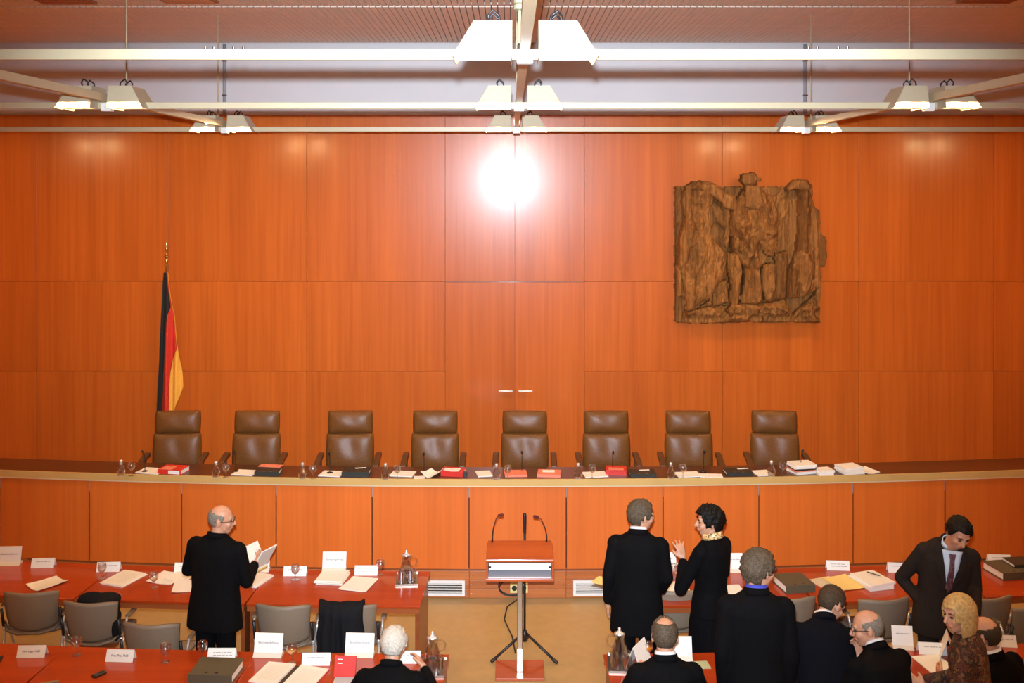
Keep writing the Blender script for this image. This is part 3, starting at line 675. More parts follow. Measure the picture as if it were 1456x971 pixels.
def pile(loc, rz, layers, label, size=(0.22, 0.30), th=0.008, mats=None, name='paper_pile', group=None, cat='papers'):
    e = empty(name, loc, rz, label, cat, group); z = 0
    rg = random.Random(hash(label) % 999 if False else len(label) * 7 + layers)
    for i in range(layers):
        t = th * rg.uniform(0.7, 1.3); mt = (mats or [M_paperw])[i % len(mats or [M_paperw])]
        o = MB().box((0, 0, t / 2), (size[0] * rg.uniform(0.94, 1), size[1] * rg.uniform(0.94, 1), t)).build('sheets', M_paper if (i == layers - 1 and mats is None) else mt, e)
        o.location = (rg.uniform(-.012, .012), rg.uniform(-.012, .012), z); o.rotation_euler = (0, 0, R(rg.uniform(-6, 6))); z += t + 0.0004
    return e
def binder(loc, rz, label, mat, size=(0.285, 0.32), th=0.075, name='ring_binder', spine_front=True):
    e = empty(name, loc, rz, label, 'binder')
    w, h = size
    MB().box((0, 0, 0.0025), (w, h, 0.005)).build('back_cover', mat, e); MB().box((0, 0, th - 0.0025), (w, h, 0.005)).build('front_cover', mat, e, bevel=0.001)
    MB().box((-w / 2 + 0.0025, 0, th / 2), (0.005, h, th - 0.0102)).build('spine', mat, e)
    MB().box((0.0, 0, th / 2), (w - 0.03, h - 0.02, th - 0.012)).build('pages', M_paperw, e)
    for s in (-1, 1): MB().lathe([(0.011, 0), (0.011, 0.002), (0.007, 0.002), (0.007, 0.0)], 12).build('rivet', M_steel, e, loc=(-w / 2 + 0.03, s * 0.04, th))
    return e
def book(loc, rz, label, cover, size=(0.24, 0.20), th=0.05, name='law_book'):
    e = empty(name, loc, rz, label, 'book'); w, h = size
    MB().box((0, 0, 0.002), (w, h, 0.004)).build('back_cover', cover, e); MB().box((0, 0, th - 0.002), (w, h, 0.004)).build('front_cover', cover, e, bevel=0.001)
    MB().box((-w / 2 + 0.002, 0, th / 2), (0.004, h, th - 0.0082)).build('spine', cover, e); MB().box((0.002, 0, th / 2), (w - 0.012, h - 0.012, th - 0.0085)).build('pages', M_paperw, e)
    return e
def make_mic():
    e = empty('desk_microphone', (0, 0, 0), 0, 'mic', 'microphone', 'gooseneck microphones on the bench')
    MB().lathe([(0.032, 0), (0.032, 0.012), (0.008, 0.02)], 14).build('base', M_black, e, smooth=True)
    MB().tube([(0, 0, 0.015), (0, -0.004, 0.10), (0, 0.01, 0.18), (0, 0.04, 0.225)], 0.0035, 6).build('gooseneck', M_black, e, smooth=True)
    MB().caps((0, 0.04, 0.225), 0.010, (0, 0.075, 0.245), 0.012, 10).build('capsule', M_black, e, smooth=True)
    return e
def B_(px, py, h=0.0): p = W(px, py, ZB); return (p.x, p.y, ZB + h)
def ct(i): return f"the leather chair {WHO[i]}"
for i, px in enumerate([172, 307, 430, 548, 706, 822, 954, 1097]):
    place('carafe', make_carafe, B_(px, [676, 678, 680, 681, 681.5, 680.5, 680, 677][i]), R(i * 37), f'small glass water carafe on the bench before {ct(i)}', 'water carafes on the bench')
for i, (px, py) in enumerate([(187, 676), (321, 678), (445, 680), (565, 680), (722, 680), (842, 679.5), (971, 679), (1113, 676)]):
    place('goblet', make_goblet, B_(px, py), R(i * 23), f'stemmed glass on the bench before {ct(i)}', 'stemmed glasses on the bench')
for i, (px, py) in enumerate([(206, 671), (335, 671), (469, 673), (603, 674), (742, 672), (871, 672), (1000, 671), (1139, 670)]):
    place('mic', make_mic, B_(px, py), R(180), f'thin black desk microphone on the bench before {ct(i)}', 'gooseneck microphones on the bench')
# writing pads, papers, folders and books along the bench
bs = [(216, 670, 0.27, 0.21, -14, M_paperw, 0), (349, 672.5, 0.24, 0.20, -10, M_paperw, 1), (472, 674, 0.24, 0.20, -10, M_paperw, 2), (573, 674, 0.25, 0.20, -8, M_paperw, 3),
      (688, 674, 0.16, 0.21, 10, M_paperw, 4), (846, 675, 0.25, 0.20, 8, M_paperw, 5), (978, 675, 0.26, 0.19, 8, M_paperw, 6), (1084, 673, 0.19, 0.20, 12, M_paperw, 7)]
for px, py, w, h, a, mt, i in bs:
    sheet('note_pad', B_(px, py), R(a), (w, h), 0.008, mt, f'cream note pad on the bench before {ct(i)}', 'note pad', 'note pads on the bench')
sheet('loose_paper', B_(596, 679), R(5), (0.12, 0.09), 0.004, M_paperw, 'small cream slip on the bench by the red book before the fourth leather chair', curl=0.004)
sheet('loose_paper', B_(615, 675), R(-25), (0.16, 0.24), 0.004, M_paperw, 'cream paper with lifted corner left of the red book before the fourth leather chair', curl=0.05)
sheet('loose_paper', B_(1011, 676.5), R(-4), (0.24, 0.13), 0.006, M_paperw, 'flat cream paper left of the black binder before the seventh leather chair')
b = book(B_(247, 671), R(80), 'thick red book with white label before the leather chair in front of the flag', M_red, (0.2, 0.27), 0.05)
MB().box((-0.101, -0.055, 0.025), (0.002, 0.13, 0.036)).build('spine_label', M_card, b)
sheet('pink_leaflet', B_(240, 672, 0.051), R(-8), (0.13, 0.12), 0.003, M_pink, 'pink leaflet lying on the thick red book by the flag', 'leaflet')
sheet('pink_folder', B_(385, 668.5, 0.046), R(-10), (0.25, 0.10), 0.006, M_pink, 'pink folder lying on the black binder before the second leather chair', 'folder')
binder(B_(382, 673), R(90), 'black binder under the pink folder before the second leather chair', M_binder, (0.2, 0.26), 0.045)
binder(B_(507, 674), R(90), 'black binder with a paper strip before the third leather chair', M_binder, (0.21, 0.29), 0.05)
sheet('paper_strip', B_(513, 672, 0.051), R(12), (0.12, 0.025), 0.002, M_paperw, 'thin paper strip on the black binder before the third leather chair')
book(B_(645, 674), R(80), 'red book under papers before the fourth leather chair', M_red, (0.19, 0.24), 0.05)
sheet('loose_paper', B_(643, 675, 0.051), R(-12), (0.17, 0.10), 0.003, M_paperw, 'small cream paper on the red book before the fourth leather chair', curl=0.008)
o = empty('clip_box', B_(661, 677), 0, 'small black box by the red book before the fourth leather chair', 'box')
MB().box((0, 0, 0.02), (0.05, 0.05, 0.04)).build('body', M_black, o, bevel=0.004); MB().box((0, 0, 0.043), (0.052, 0.052, 0.006)).build('lid', M_black, o, bevel=0.002)
sheet('pink_folder', B_(733, 674.5), R(4), (0.24, 0.20), 0.022, M_pink, 'salmon pink folder left of the microphone before the fifth leather chair', 'folder')
sheet('pink_folder', B_(781, 675), R(-6), (0.25, 0.20), 0.03, M_pink, 'salmon pink folder with a white slip right of the fifth leather chair', 'folder')
sheet('loose_paper', B_(780, 674, 0.031), R(-4), (0.13, 0.08), 0.003, M_paperw, 'white slip lying on the right hand pink folder by the fifth leather chair')
book(B_(876, 672.5), R(84), 'red book before the sixth leather chair', M_red, (0.19, 0.22), 0.055)
sheet('pink_cover', B_(876, 674, 0.056), R(-6), (0.16, 0.08), 0.003, M_pink, 'pink slip lying on the red book before the sixth leather chair', 'leaflet')
binder(B_(913, 675), R(92), 'flat black binder right of the red book before the sixth leather chair', M_binder, (0.19, 0.28), 0.035)
sheet('paper_strip', B_(916, 673, 0.036), R(10), (0.11, 0.03), 0.002, M_paperw, 'paper strip on the flat black binder before the sixth leather chair')
binder(B_(1049, 673), R(92), 'black binder between the seventh and eighth leather chairs', M_binder, (0.2, 0.29), 0.035)
sheet('paper_strip', B_(1056, 671, 0.036), R(10), (0.12, 0.03), 0.002, M_paperw, 'paper strip on the black binder between the seventh and eighth leather chairs')
pile(B_(1140, 671), R(14), 7, 'tall untidy paper pile on the bench before the eighth leather chair', (0.25, 0.21), 0.014, [M_paperw, M_paperw, M_pink, M_binder, M_paperw])
pile(B_(1171, 673.5), R(8), 2, 'low small paper pile right of the tall pile on the bench', (0.17, 0.16), 0.022, [M_paperw])
pile(B_(1207, 671), R(12), 4, 'thick white paper pile at the right end of the bench', (0.24, 0.2), 0.016, [M_paperw])
sheet('loose_paper', B_(1232, 670), R(24), (0.17, 0.22), 0.008, M_paperw, 'white paper sticking out right of the last pile on the bench', curl=0.01)

# ------------------------------------------------------------------ tables
def table(x0, x1, dback, dfront, label, group):
    xc = (x0 + x1) / 2; yc = (arc(dback, xc) + arc(dfront, xc)) / 2; dep = dback - dfront; w = x1 - x0 - 0.004
    e = empty('conference_table', (xc, yc, 0), arot(xc), label, 'table', group)
    MB().box((0, 0, 0.7275), (w, dep, 0.025)).build('tabletop', M_table, e, bevel=0.003)
    m = MB(); m.box((0, -dep / 2 + 0.02, 0.6925), (w - 0.01, 0.03, 0.045)); m.box((0, dep / 2 - 0.02, 0.6925), (w - 0.01, 0.03, 0.045)); m.build('edge_rail', M_tedge, e)
    for s in (-1, 1): MB().box((s * (w / 2 - 0.03), 0, 0.335), (0.035, dep - 0.12, 0.67)).build('end_panel', M_tedge, e, bevel=0.002)
    return e
TL = 1.53
SEQ = ['nearest the lectern', 'second from the lectern', 'third from the lectern']
for i in range(3):
    table(-0.77 - TL * (i + 1), -0.77 - TL * i, 9.70, 8.89, f'glossy red-brown table in the rear left row, {SEQ[i]}', 'rear row tables')
    table(1.13 + TL * i, 1.13 + TL * (i + 1), 9.70, 8.89, f'glossy red-brown table in the rear right row, {SEQ[i]}', 'rear row tables')
    table(-0.484 - TL * (i + 1), -0.484 - TL * i, 7.98, 7.23, f'glossy red-brown table in the front left row, {SEQ[i]}', 'front row tables')
    table(0.74 + TL * i, 0.74 + TL * (i + 1), 7.98, 7.23, f'glossy red-brown table in the front right row, {SEQ[i]}', 'front row tables')
T0 = 0.7405
def T_(px, py, h=0.0): p = W(px, py, T0); return (p.x, p.y, T0 + h)
def card(px, py, tall, label, txt=None, lines=0, rz=0.0, w=None):
    e = empty('name_card', T_(px, py), R(rz), label, 'name card', 'folded name cards')
    w = w or (0.225 if tall else 0.215)
    if tall:     # card in a block-footed holder
        h = 0.165; m = MB(); m.hexa([Vector((-w / 2, 0.0, 0.02)), Vector((w / 2, 0, 0.02)), Vector((w / 2, 0.006, 0.02)), Vector((-w / 2, 0.006, 0.02))], [Vector((-w / 2, 0.035, h)), Vector((w / 2, 0.035, h)), Vector((w / 2, 0.041, h)), Vector((-w / 2, 0.041, h))]); m.build('card', M_card, e)
        m = MB(); m.hexa([Vector((-w / 2, -0.03, 0)), Vector((w / 2, -0.03, 0)), Vector((w / 2, 0.05, 0)), Vector((-w / 2, 0.05, 0))], [Vector((-w / 2, -0.003, 0.026)), Vector((w / 2, -0.003, 0.026)), Vector((w / 2, 0.045, 0.026)), Vector((-w / 2, 0.045, 0.026))]); m.build('foot', plain('card_foot', (0.70, 0.62, 0.52), 0.6, var=0.02), e)
        a = math.atan2(0.035, h - 0.02); zc = 0.098; yc = (zc - 0.02) * math.tan(a) - 0.0015
    else:
        h = 0.082; a = R(24); dy = h * math.tan(a); m = MB(); t = 0.0025
        for s in (-1, 1): m.add([Vector((x, s * dd + q, z)) for x in (-w / 2, w / 2) for dd, z in ((dy, 0), (0, h)) for q in (-t, t)], [(0, 1, 3, 2), (4, 6, 7, 5), (0, 4, 5, 1), (2, 3, 7, 6), (0, 2, 6, 4), (1, 5, 7, 3)])
        m.build('card', M_card, e); zc = h * 0.52; yc = -(h - zc) * math.tan(a) - 0.0045
    if txt: text(txt, 0.024, M_ink, e, (0, yc, zc), (R(90) - a, 0, 0), width=(w * 0.72 if tall else w * 0.62) if len(txt) > 5 else None)
    for k in range(lines):
        q = MB(); x = -w * 0.3
        rg = random.Random(px + k)
        while x < w * 0.28:
            L = rg.uniform(0.012, 0.04); q.box((x + L / 2, 0, 0.012 - 0.02 * k), (L, 0.0006, 0.006)); x += L + 0.006
        q.build('print_line', M_grayink, e, loc=(0, yc, zc), rot=(-a if not tall else -a, 0, 0))
    return e
# rear left row
card(12, 803, True, 'tall name card at the far left end of the rear table', 'Bundesministerium', rz=3)
card(62, 805.5, False, 'small name card left of the glass on the rear left table', None, 1, rz=4)
card(155, 811, False, 'small name card behind a stemmed glass on the rear left table', None, 1, rz=3)
card(265, 812, False, 'small name card hidden behind the standing bald man', None, 1)
card(420, 817, False, 'small name card with a glass before it right of the bald man', None, 1)
card(475, 811, True, 'tall name card behind the paper pile on the rear left table', 'Bundesregierung')
card(521, 816, False, 'small two-line name card near the rear tray', None, 2)
card(366, 812, True, 'tall name card just right of the standing bald man', None, 1)
for k, (px, py, lb) in enumerate([(145, 822, 'stemmed glass before the name card on the rear left table'), (219, 835, 'stemmed glass beside loose papers left of the bald man'), (420, 824, 'stemmed glass before the card right of the bald man'), (541, 817, 'stemmed glass beside the two-line card near the rear tray'),
                                  (109, 931, 'stemmed glass between the two cards on the front left table'), (235, 941, 'stemmed glass right of the phone on the front left table'), (288, 937, 'stemmed glass behind the grey binder on the front left table'),
                                  (958, 823, 'stemmed glass on the rear table beneath the raised hand'), (1096, 822, 'stemmed glass on the rear table beside the grey binder')]):
    place('goblet', make_goblet, T_(px, py), R(k * 31), lb, 'stemmed glasses on the tables')
sheet('loose_paper', T_(67, 831), R(-38), (0.21, 0.29), 0.004, M_paper, 'crumpled paper at the far left of the rear table', curl=0.018)
pile(T_(177, 823), R(-18), 2, 'neat paper pile beside the glass on the rear left table', (0.26, 0.34), 0.006)
sheet('loose_paper', T_(238, 822), R(-15), (0.26, 0.28), 0.003, M_paperw, 'loose cream paper lying left of the bald man', curl=0.01)
sheet('loose_paper', T_(262, 819, 0.006), R(-20), (0.22, 0.30), 0.003, M_paperw, 'cream paper on top left of the bald man', curl=0.006)
sheet('loose_paper', T_(264, 834, 0.003), R(12), (0.22, 0.28), 0.003, M_paperw, 'cream paper nearest the bald man at the table edge', curl=0.008)
pile(T_(364, 826), R(-22), 2, 'open papers on the table right of the bald man', (0.2, 0.3), 0.012)
pile(T_(473, 823), R(-10), 4, 'paper pile before the tall card on the rear left table', (0.26, 0.30), 0.007, [M_paperw])
pile(T_(511, 831), R(-14), 2, 'fanned papers before the two-line card on the rear left table', (0.26, 0.32), 0.004, [M_paperw])
# rear right row
card(945, 812, True, 'tall name card between the grey haired man and the woman in black', None, 1)
card(968, 813, False, 'small name card beneath the raised hand of the woman in black', None, 1)
card(1040, 813, True, 'tall name card right of the woman in black', None, 1)
card(1191, 809, False, 'small two-line name card above the yellow paper', None, 2, rz=-4)
card(1278, 812, False, 'small name card partly hidden by the man looking down', None, 1, rz=-4)
card(1420, 800, False, 'small name card behind the black book at the far right', None, 1, rz=-5)
pile(T_(962, 842), R(8), 3, 'white open papers on the rear table between the two standing people', (0.22, 0.34), 0.01, [M_paperw])
sheet('loose_paper', T_(1040, 838), R(5), (0.2, 0.2), 0.004, M_paperw, 'paper edge on the rear table left of the man with glasses')
binder(T_(1128, 834), R(100), 'grey-green ring binder on the rear right table', M_gbinder, (0.30, 0.28), 0.07)
sheet('grey_folder', T_(1180, 831), R(22), (0.24, 0.32), 0.004, plain('grey_cream_paper', (0.62, 0.53, 0.38), 0.7, var=0.03), 'greyish paper under the yellow paper on the rear right table')
sheet('yellow_paper', T_(1200, 829.5, 0.005), R(18), (0.26, 0.32), 0.003, M_yellow, 'bright yellow paper on the rear right table', curl=0.008)
pp = pile(T_(1240, 830), R(16), 3, 'thick white paper pile with a pen on the rear right table', (0.26, 0.32), 0.018, [M_paperw])
o = empty('pen', T_(1243, 827, 0.066), R(-50), 'black pen lying on the thick white paper pile', 'pen')
MB().tube([(-0.07, 0, 0.005), (0.05, 0, 0.005)], 0.005, 8).build('barrel', M_black, o, smooth=True); MB().tube([(0.05, 0, 0.005), (0.07, 0, 0.004)], [0.004, 0.001], 8).build('tip', M_steel, o, smooth=True)
binder(T_(1434, 815), R(100), 'dark ring binder under a black book at the far right', M_gbinder, (0.32, 0.34), 0.07)
book(T_(1452, 812, 0.071), R(96), 'black book lying on the ring binder at the far right', M_binder, (0.2, 0.26), 0.03, 'black_book')
# front left row
card(46, 932, False, 'small name card at the left end of the front left table', 'Herr Luger, MdB', rz=2)
card(172, 938, False, 'small name card behind the phone on the front left table', 'Frau Pitz, MdB', rz=-3)
card(316, 936, False, 'small two-line name card behind the grey binder', None, 2)
card(381, 933, True, 'tall name card beside the amber drink on the front left table', 'Beschwerdeführer', rz=-4)
card(450, 943, False, 'small two-line name card above the open notes', None, 2)
card(511, 933, True, 'tall name card by the white haired seated man', 'Bevollmächtigter', rz=-3)
card(578, 940, False, 'small name card beyond the white haired man\'s hand', None, 2)
ph = empty('mobile_phone', T_(141, 960), R(-35), 'black mobile phone on the front left table', 'phone')
MB().box((0, 0, 0.008), (0.05, 0.10, 0.016)).build('body', M_black, ph, bevel=0.006); MB().box((0, 0.022, 0.0166), (0.036, 0.036, 0.001)).build('screen', M_dark, ph); MB().box((0, -0.022, 0.0166), (0.036, 0.036, 0.001)).build('keypad', plain('keypad_grey', (0.05, 0.05, 0.05), 0.4, var=0.1), ph)
ph = empty('mobile_phone', T_(-4, 940), R(10), 'dark phone at the left picture edge on the front table', 'phone')
MB().box((0, 0, 0.01), (0.06, 0.11, 0.02)).build('body', M_black, ph, bevel=0.006); MB().box((0, 0, 0.0205), (0.045, 0.06, 0.001)).build('screen', M_dark, ph)
binder(T_(308, 960), R(86), 'grey-green ring binder on the front left table', M_gbinder, (0.28, 0.33), 0.07)
ob = empty('open_folder', T_(411, 962), R(-14), 'open folder with printed pages on the front left table', 'folder')
MB().box((0, 0, 0.003), (0.50, 0.34, 0.006)).build('cover', M_red, ob)
MB().box((0, 0, 0.010), (0.03, 0.30, 0.008)).build('spine_rings', M_binder, ob)
for s in (-1, 1): MB().box((s * 0.135, 0.0, 0.012), (0.225, 0.32, 0.012), (0, s * R(2), 0)).build('page_block', M_paper, ob)
rf = empty('red_folder', T_(491, 962), R(-4), 'upright red folder standing beside the white haired man', 'folder')
MB().box((0, 0.0, 0.075), (0.16, 0.02, 0.15), (R(-20), 0, 0)).build('cover', M_red, rf)
for zz in (0.10, 0.125): MB().box((-0.04, -0.012 + (zz - 0.075) * math.tan(R(20)), zz), (0.035, 0.002, 0.006), (R(-20), 0, 0)).build('white_mark', M_card, rf)
sheet('grey_folder', T_(491, 972), R(0), (0.17, 0.12), 0.02, plain('grey_folder', (0.45, 0.48, 0.52), 0.5, var=0.03), 'grey folder in front of the upright red folder', 'folder')
# a glass with an amber drink
def drink(px, py, label):
    e = empty('stemmed_glass', T_(px, py), 0, label, 'glass', 'stemmed glasses on the tables')
    src = PROTO['goblet'][0]
    for ch in list(src.children): c = ch.copy(); COL.objects.link(c); c.parent = e
    MB().lathe([(0.001, 0.058), (0.013, 0.061), (0.0315, 0.079), (0.0375, 0.098), (0.001, 0.098)], 18, cap=False).build('drink', M_juice, e, smooth=True)
drink(415, 942, 'stemmed glass with an amber drink on the front left table')
drink(921, 938, 'stemmed glass of orange drink beside the seated man\'s head')
# trays with jugs and glasses
def make_jug():
    e = empty('glass_jug', (0, 0, 0), 0, 'jug', 'jug', 'glass jugs on trays')
    MB().lathe([(0.001, 0.003), (0.05, 0.003), (0.06, 0.03), (0.058, 0.09), (0.040, 0.14), (0.036, 0.165), (0.045, 0.20), (0.042, 0.20), (0.033, 0.165), (0.037, 0.14), (0.054, 0.09), (0.056, 0.03), (0.047, 0.009), (0.001, 0.009)], 20, cap=False).build('body', M_glass, e)
    MB().lathe([(0.001, 0.010), (0.046, 0.010), (0.0545, 0.03), (0.0535, 0.085), (0.001, 0.085)], 20, cap=False).build('water', M_water, e)
    MB().tube([(0.038, 0, 0.18), (0.08, 0, 0.185), (0.10, 0, 0.15), (0.09, 0, 0.11), (0.055, 0, 0.095)], 0.007, 8).build('handle', M_glass, e, smooth=True)
    MB().lathe([(0.040, 0.20), (0.042, 0.205), (0.02, 0.215), (0.008, 0.23), (0.011, 0.245), (0.003, 0.25)], 16).build('lid', M_chrome, e, smooth=True)
    return e
def make_tumbler():
    e = empty('tumbler', (0, 0, 0), 0, 'tumbler', 'glass', 'tumblers on trays')
    MB().lathe([(0.001, 0.0), (0.028, 0.0), (0.034, 0.10), (0.032, 0.10), (0.0265, 0.006), (0.001, 0.006)], 16, cap=False).build('wall', M_glass, e)
    MB().lathe([(0.0325, 0.098), (0.0345, 0.0985), (0.0345, 0.1015), (0.0325, 0.102)], 16, cap=False).build('rim', M_glass, e, smooth=True)
    return e
def tray(px, py, where, rz, w=0.2, dd=0.3):
    p = Vector(T_(px, py)); e = empty('serving_tray', p, R(rz), f'small silver tray with a glass jug on {where}', 'tray', 'silver trays')
    MB().box((0, 0, 0.004), (w, dd, 0.004)).build('base', M_tray, e); m = MB()
    for a, b, c, q in ((0, dd / 2, w, 0.006), (0, -dd / 2, w, 0.006), (w / 2, 0, 0.006, dd), (-w / 2, 0, 0.006, dd)): m.box((a, b, 0.008), (c, q, 0.016))
    m.build('rim', M_tray, e)
    mm = Matrix.Rotation(R(rz), 3, 'Z')
    place('jug', make_jug, p + mm @ Vector((-0.01, 0.055, 0.007)), R(rz + (180 if px > 800 else 0)), f'lidded glass jug on the tray on {where}')
    for k, (a, b, pos) in enumerate([(-0.055, -0.04, 'rear left'), (0.05, -0.03, 'rear right'), (-0.05, -0.115, 'front left'), (0.03, -0.11, 'front right')]):
        place('tumbler', make_tumbler, p + mm @ Vector((a, b, 0.007)), R(k * 20), f'{pos} tumbler on the tray on {where}')
tray(579, 824, 'the rear left table', 4)
tray(616, 950, 'the front left table', 0)
tray(883, 944, 'the front right table', -4)
# front right row
ff = empty('folded_paper', T_(908, 945), R(-30), 'upright folded white paper beside the front right tray', 'paper')
for s in (-1, 1): MB().box((s * 0.032, 0, 0.085), (0.003, 0.22, 0.18), (0, s * R(-20), 0)).build('leaf', M_paperw, ff)
card(966, 938, True, 'tall name card right of the seated man with thinning hair', None, 0, w=0.2)
sheet('green_paper', T_(990, 946), R(6), (0.2, 0.12), 0.004, plain('green_paper', (0.42, 0.46, 0.26), 0.7, var=0.03), 'pale green paper right of the seated man with thinning hair')
card(1284, 922, True, 'tall name card between the bald man and the man looking down', None, 1, rz=-6, w=0.16)
card(1325, 928, False, 'small name card left of the blond woman', None, 1, rz=-6)
card(1424, 917, False, 'small name card right of the blond woman', None, 1, rz=-6)
pile(T_(1246, 930), R(15), 3, 'open papers on the front table beside the bald man with glasses', (0.24, 0.3), 0.008)
sheet('loose_paper', T_(1330, 945), R(10), (0.22, 0.3), 0.006, M_paperw, 'cream paper in front of the small card by the blond woman')
ff = empty('folded_paper', T_(1347, 932), R(-20), 'upright folded paper leaning beside the blond woman', 'paper')
for s in (-1, 1): MB().box((s * 0.03, 0, 0.085), (0.003, 0.20, 0.18), (0, s * R(-20), 0)).build('leaf', M_paperw, ff)
# briefcase on the floor by the end of the front right table
bp = empty('briefcase', (0.585, 7.85, 0), R(-28), 'dark oxblood briefcase beside the front right table end', 'bag')
MB().box((0, 0, 0.24), (0.16, 0.42, 0.48)).build('body', M_bag, bp, bevel=0.03, seg=3)
MB().tube([(0, -0.09, 0.48), (0, -0.08, 0.53), (0, 0.08, 0.53), (0, 0.09, 0.48)], 0.011, 8).build('handle', M_bag, bp, smooth=True)
MB().box((-0.083, 0, 0.36), (0.008, 0.36, 0.20)).build('flap', M_bag, bp, bevel=0.003); MB().box((-0.089, 0, 0.28), (0.006, 0.05, 0.03)).build('clasp', M_gold, bp)

# ------------------------------------------------------------------ shell chairs
def shell(w, h, t, bend, taper, n=12):
    """curved upholstered panel: x width, z height, concave to +y"""
    m = MB(); vs = []
    for s in (0, 1):
        for j in range(n + 1):
            for i in range(n + 1):
                u = -1 + 2 * i / n; v = j / n
                ww = w / 2 * (1 - taper * (1 - v)); k = 1 - 0.10 * max(0, abs(u) - 0.6) ** 2 * 6 * (1 if v > 0.5 else 1.6)
                zz = h * (0.5 + (v - 0.5) * (1 - 0.16 * abs(u) ** 4))
                y = bend * u * u - 0.10 * h * math.sin(math.pi * v) * 0.35 + (t if s else 0)
                vs.append(Vector((u * ww, y, zz)))
    N = (n + 1) ** 2; fs = []
    for j in range(n):
        for i in range(n):
            a = j * (n + 1) + i; fs.append((a, a + 1, a + n + 2, a + n + 1)); fs.append((N + a, N + a + n + 1, N + a + n + 2, N + a + 1))
    rim = [i for i in range(n + 1)] + [j * (n + 1) + n for j in range(1, n + 1)] + [n * (n + 1) + i for i in range(n - 1, -1, -1)] + [j * (n + 1) for j in range(n - 1, 0, -1)]
    for a, b in zip(rim, rim[1:] + rim[:1]): fs.append((b, a, N + a, N + b))
    return m.add(vs, fs)
def make_shell_chair():
    e = empty('shell_chair', (0, 0, 0), 0, 'chair', 'chair', 'taupe shell chairs at the tables')
    shell(0.48, 0.36, 0.022, 0.085, 0.10).xf(Matrix.Translation((0, -0.30, 0.46)) @ Matrix.Rotation(R(10), 4, 'X')).build('backrest', M_shell, e, smooth=True)
    shell(0.45, 0.43, 0.03, -0.02, -0.05).xf(Matrix.Translation((0, -0.23, 0.44)) @ Matrix.Rotation(R(-88), 4, 'X')).build('seat', M_shell, e, smooth=True)
    MB().tube([(-0.245, -0.22, 0.52), (-0.20, -0.29, 0.475), (-0.1, -0.325, 0.455), (0.1, -0.325, 0.455), (0.20, -0.29, 0.475), (0.245, -0.22, 0.52)], 0.013, 8).build('lower_rim', M_shell2, e, smooth=True)
    for s in (-1, 1):
        MB().tube([(s * 0.252, -0.28, 0.66), (s * 0.252, -0.24, 0.50), (s * 0.25, -0.17, 0.45)], 0.013, 8).build('back_bracket', M_black, e, smooth=True)
        MB().ell((s * 0.253, -0.21, 0.47), (0.02, 0.035, 0.03), n=12, k=8).build('clamp', M_chrome, e, smooth=True)
        MB().tube([(s * 0.25, -0.2, 0.46), (s * 0.262, -0.31, 0.01)], 0.012, 8).build('leg', M_chrome, e, smooth=True)
        MB().tube([(s * 0.25, -0.16, 0.46), (s * 0.262, 0.16, 0.01)], 0.012, 8).build('leg', M_chrome, e, smooth=True)
        MB().tube([(s * 0.262, -0.19, 0.49), (s * 0.28, -0.20, 0.58), (s * 0.28, -0.16, 0.64)], 0.010, 8).build('arm_support', M_chrome, e, smooth=True)
        MB().box((s * 0.285, -0.06, 0.648), (0.045, 0.22, 0.02), (R(2), 0, 0)).build('arm_pad', M_shell2, e, bevel=0.008)
    return e
SCH = [(36, 8.98, 4, 'empty taupe shell chair at the left edge of the gap between left tables'), (126, 8.76, -3, 'taupe shell chair with a black jacket on its seat'), (214, 8.33, -4, 'taupe shell chair standing back near the bald man'),
       (402, 8.70, -3, 'empty taupe shell chair right of the bald man'), (494, 8.70, 0, 'taupe shell chair with a black coat over its back'), (962, 9.02, 5, 'taupe shell chair between the grey haired man and the woman in black'),
       (1255, 8.83, 8, 'empty taupe shell chair left of the man looking down'), (1122, 8.86, 4, 'taupe shell chair behind the stooping man'), (1402, 8.86, 10, 'taupe shell chair behind the blond woman'), (1470, 8.66, 14, 'taupe shell chair with chrome arm at the right picture edge')]
for px, dback, a, lb in SCH:
    place('schair', make_shell_chair, (X(px, dback), dback + 0.34, 0), R(a), lb)
place('schair', make_shell_chair, (X(24, 7.33), 7.33 + 0.33, 0), R(5), 'taupe shell chair at the bottom left corner before the front table')
# coats
def drape(nm, w, drop_front, drop_back, thick, loc, rz, label, seed, width_bot=1.0):
    """cloth folded over a chair back: hangs towards the camera and over the seat"""
    m = MB(); n = 22; rs = []
    path = [(-0.05 - 0.03 * t, -drop_front * (1 - t)) for t in [i / 10 for i in range(10)]] + [(-0.03, 0.012), (0.0, 0.02), (0.03, 0.012)] + [(0.055, -drop_back * t) for t in [i / 6 for i in range(1, 7)]]
    for i, (y, z) in enumerate(path):
        ring = []
        for side in (0, 1):
            for j in range(n + 1):
                u = (j / n if side == 0 else 1 - j / n) * 2 - 1
                ww = w / 2 * (1 + (width_bot - 1) * min(1, -z / max(0.01, drop_front)) if z < 0 else 1)
                f = noise.noise(Vector((u * 3.2, z * 1.5, seed))) * 0.05 + 0.014 * math.sin(u * 14 + seed)
                yy = y + f * min(1, abs(z) * 4 + 0.2) * (1 if y < 0 else 0.3) + 0.07 * u * u + (thick if side else 0)
                ring.append(Vector((u * ww + noise.noise(Vector((z * 5, seed, u))) * 0.02, yy, z + 0.02 * noise.noise(Vector((u * 2, seed, 3))))))
        rs.append(ring)
    m.rings(rs); o = m.build(nm, M_cloth, None, smooth=True, loc=loc, rot=(0, 0, rz)); return tag(o, label, 'coat')
drape('black_coat', 0.38, 0.44, 0.25, 0.03, (X(484, 8.66), 8.655, 0.84), R(0), 'black coat hanging over a shell chair back on the left', 2.0, 1.06)
m = MB(); x0 = X(140, 8.95)
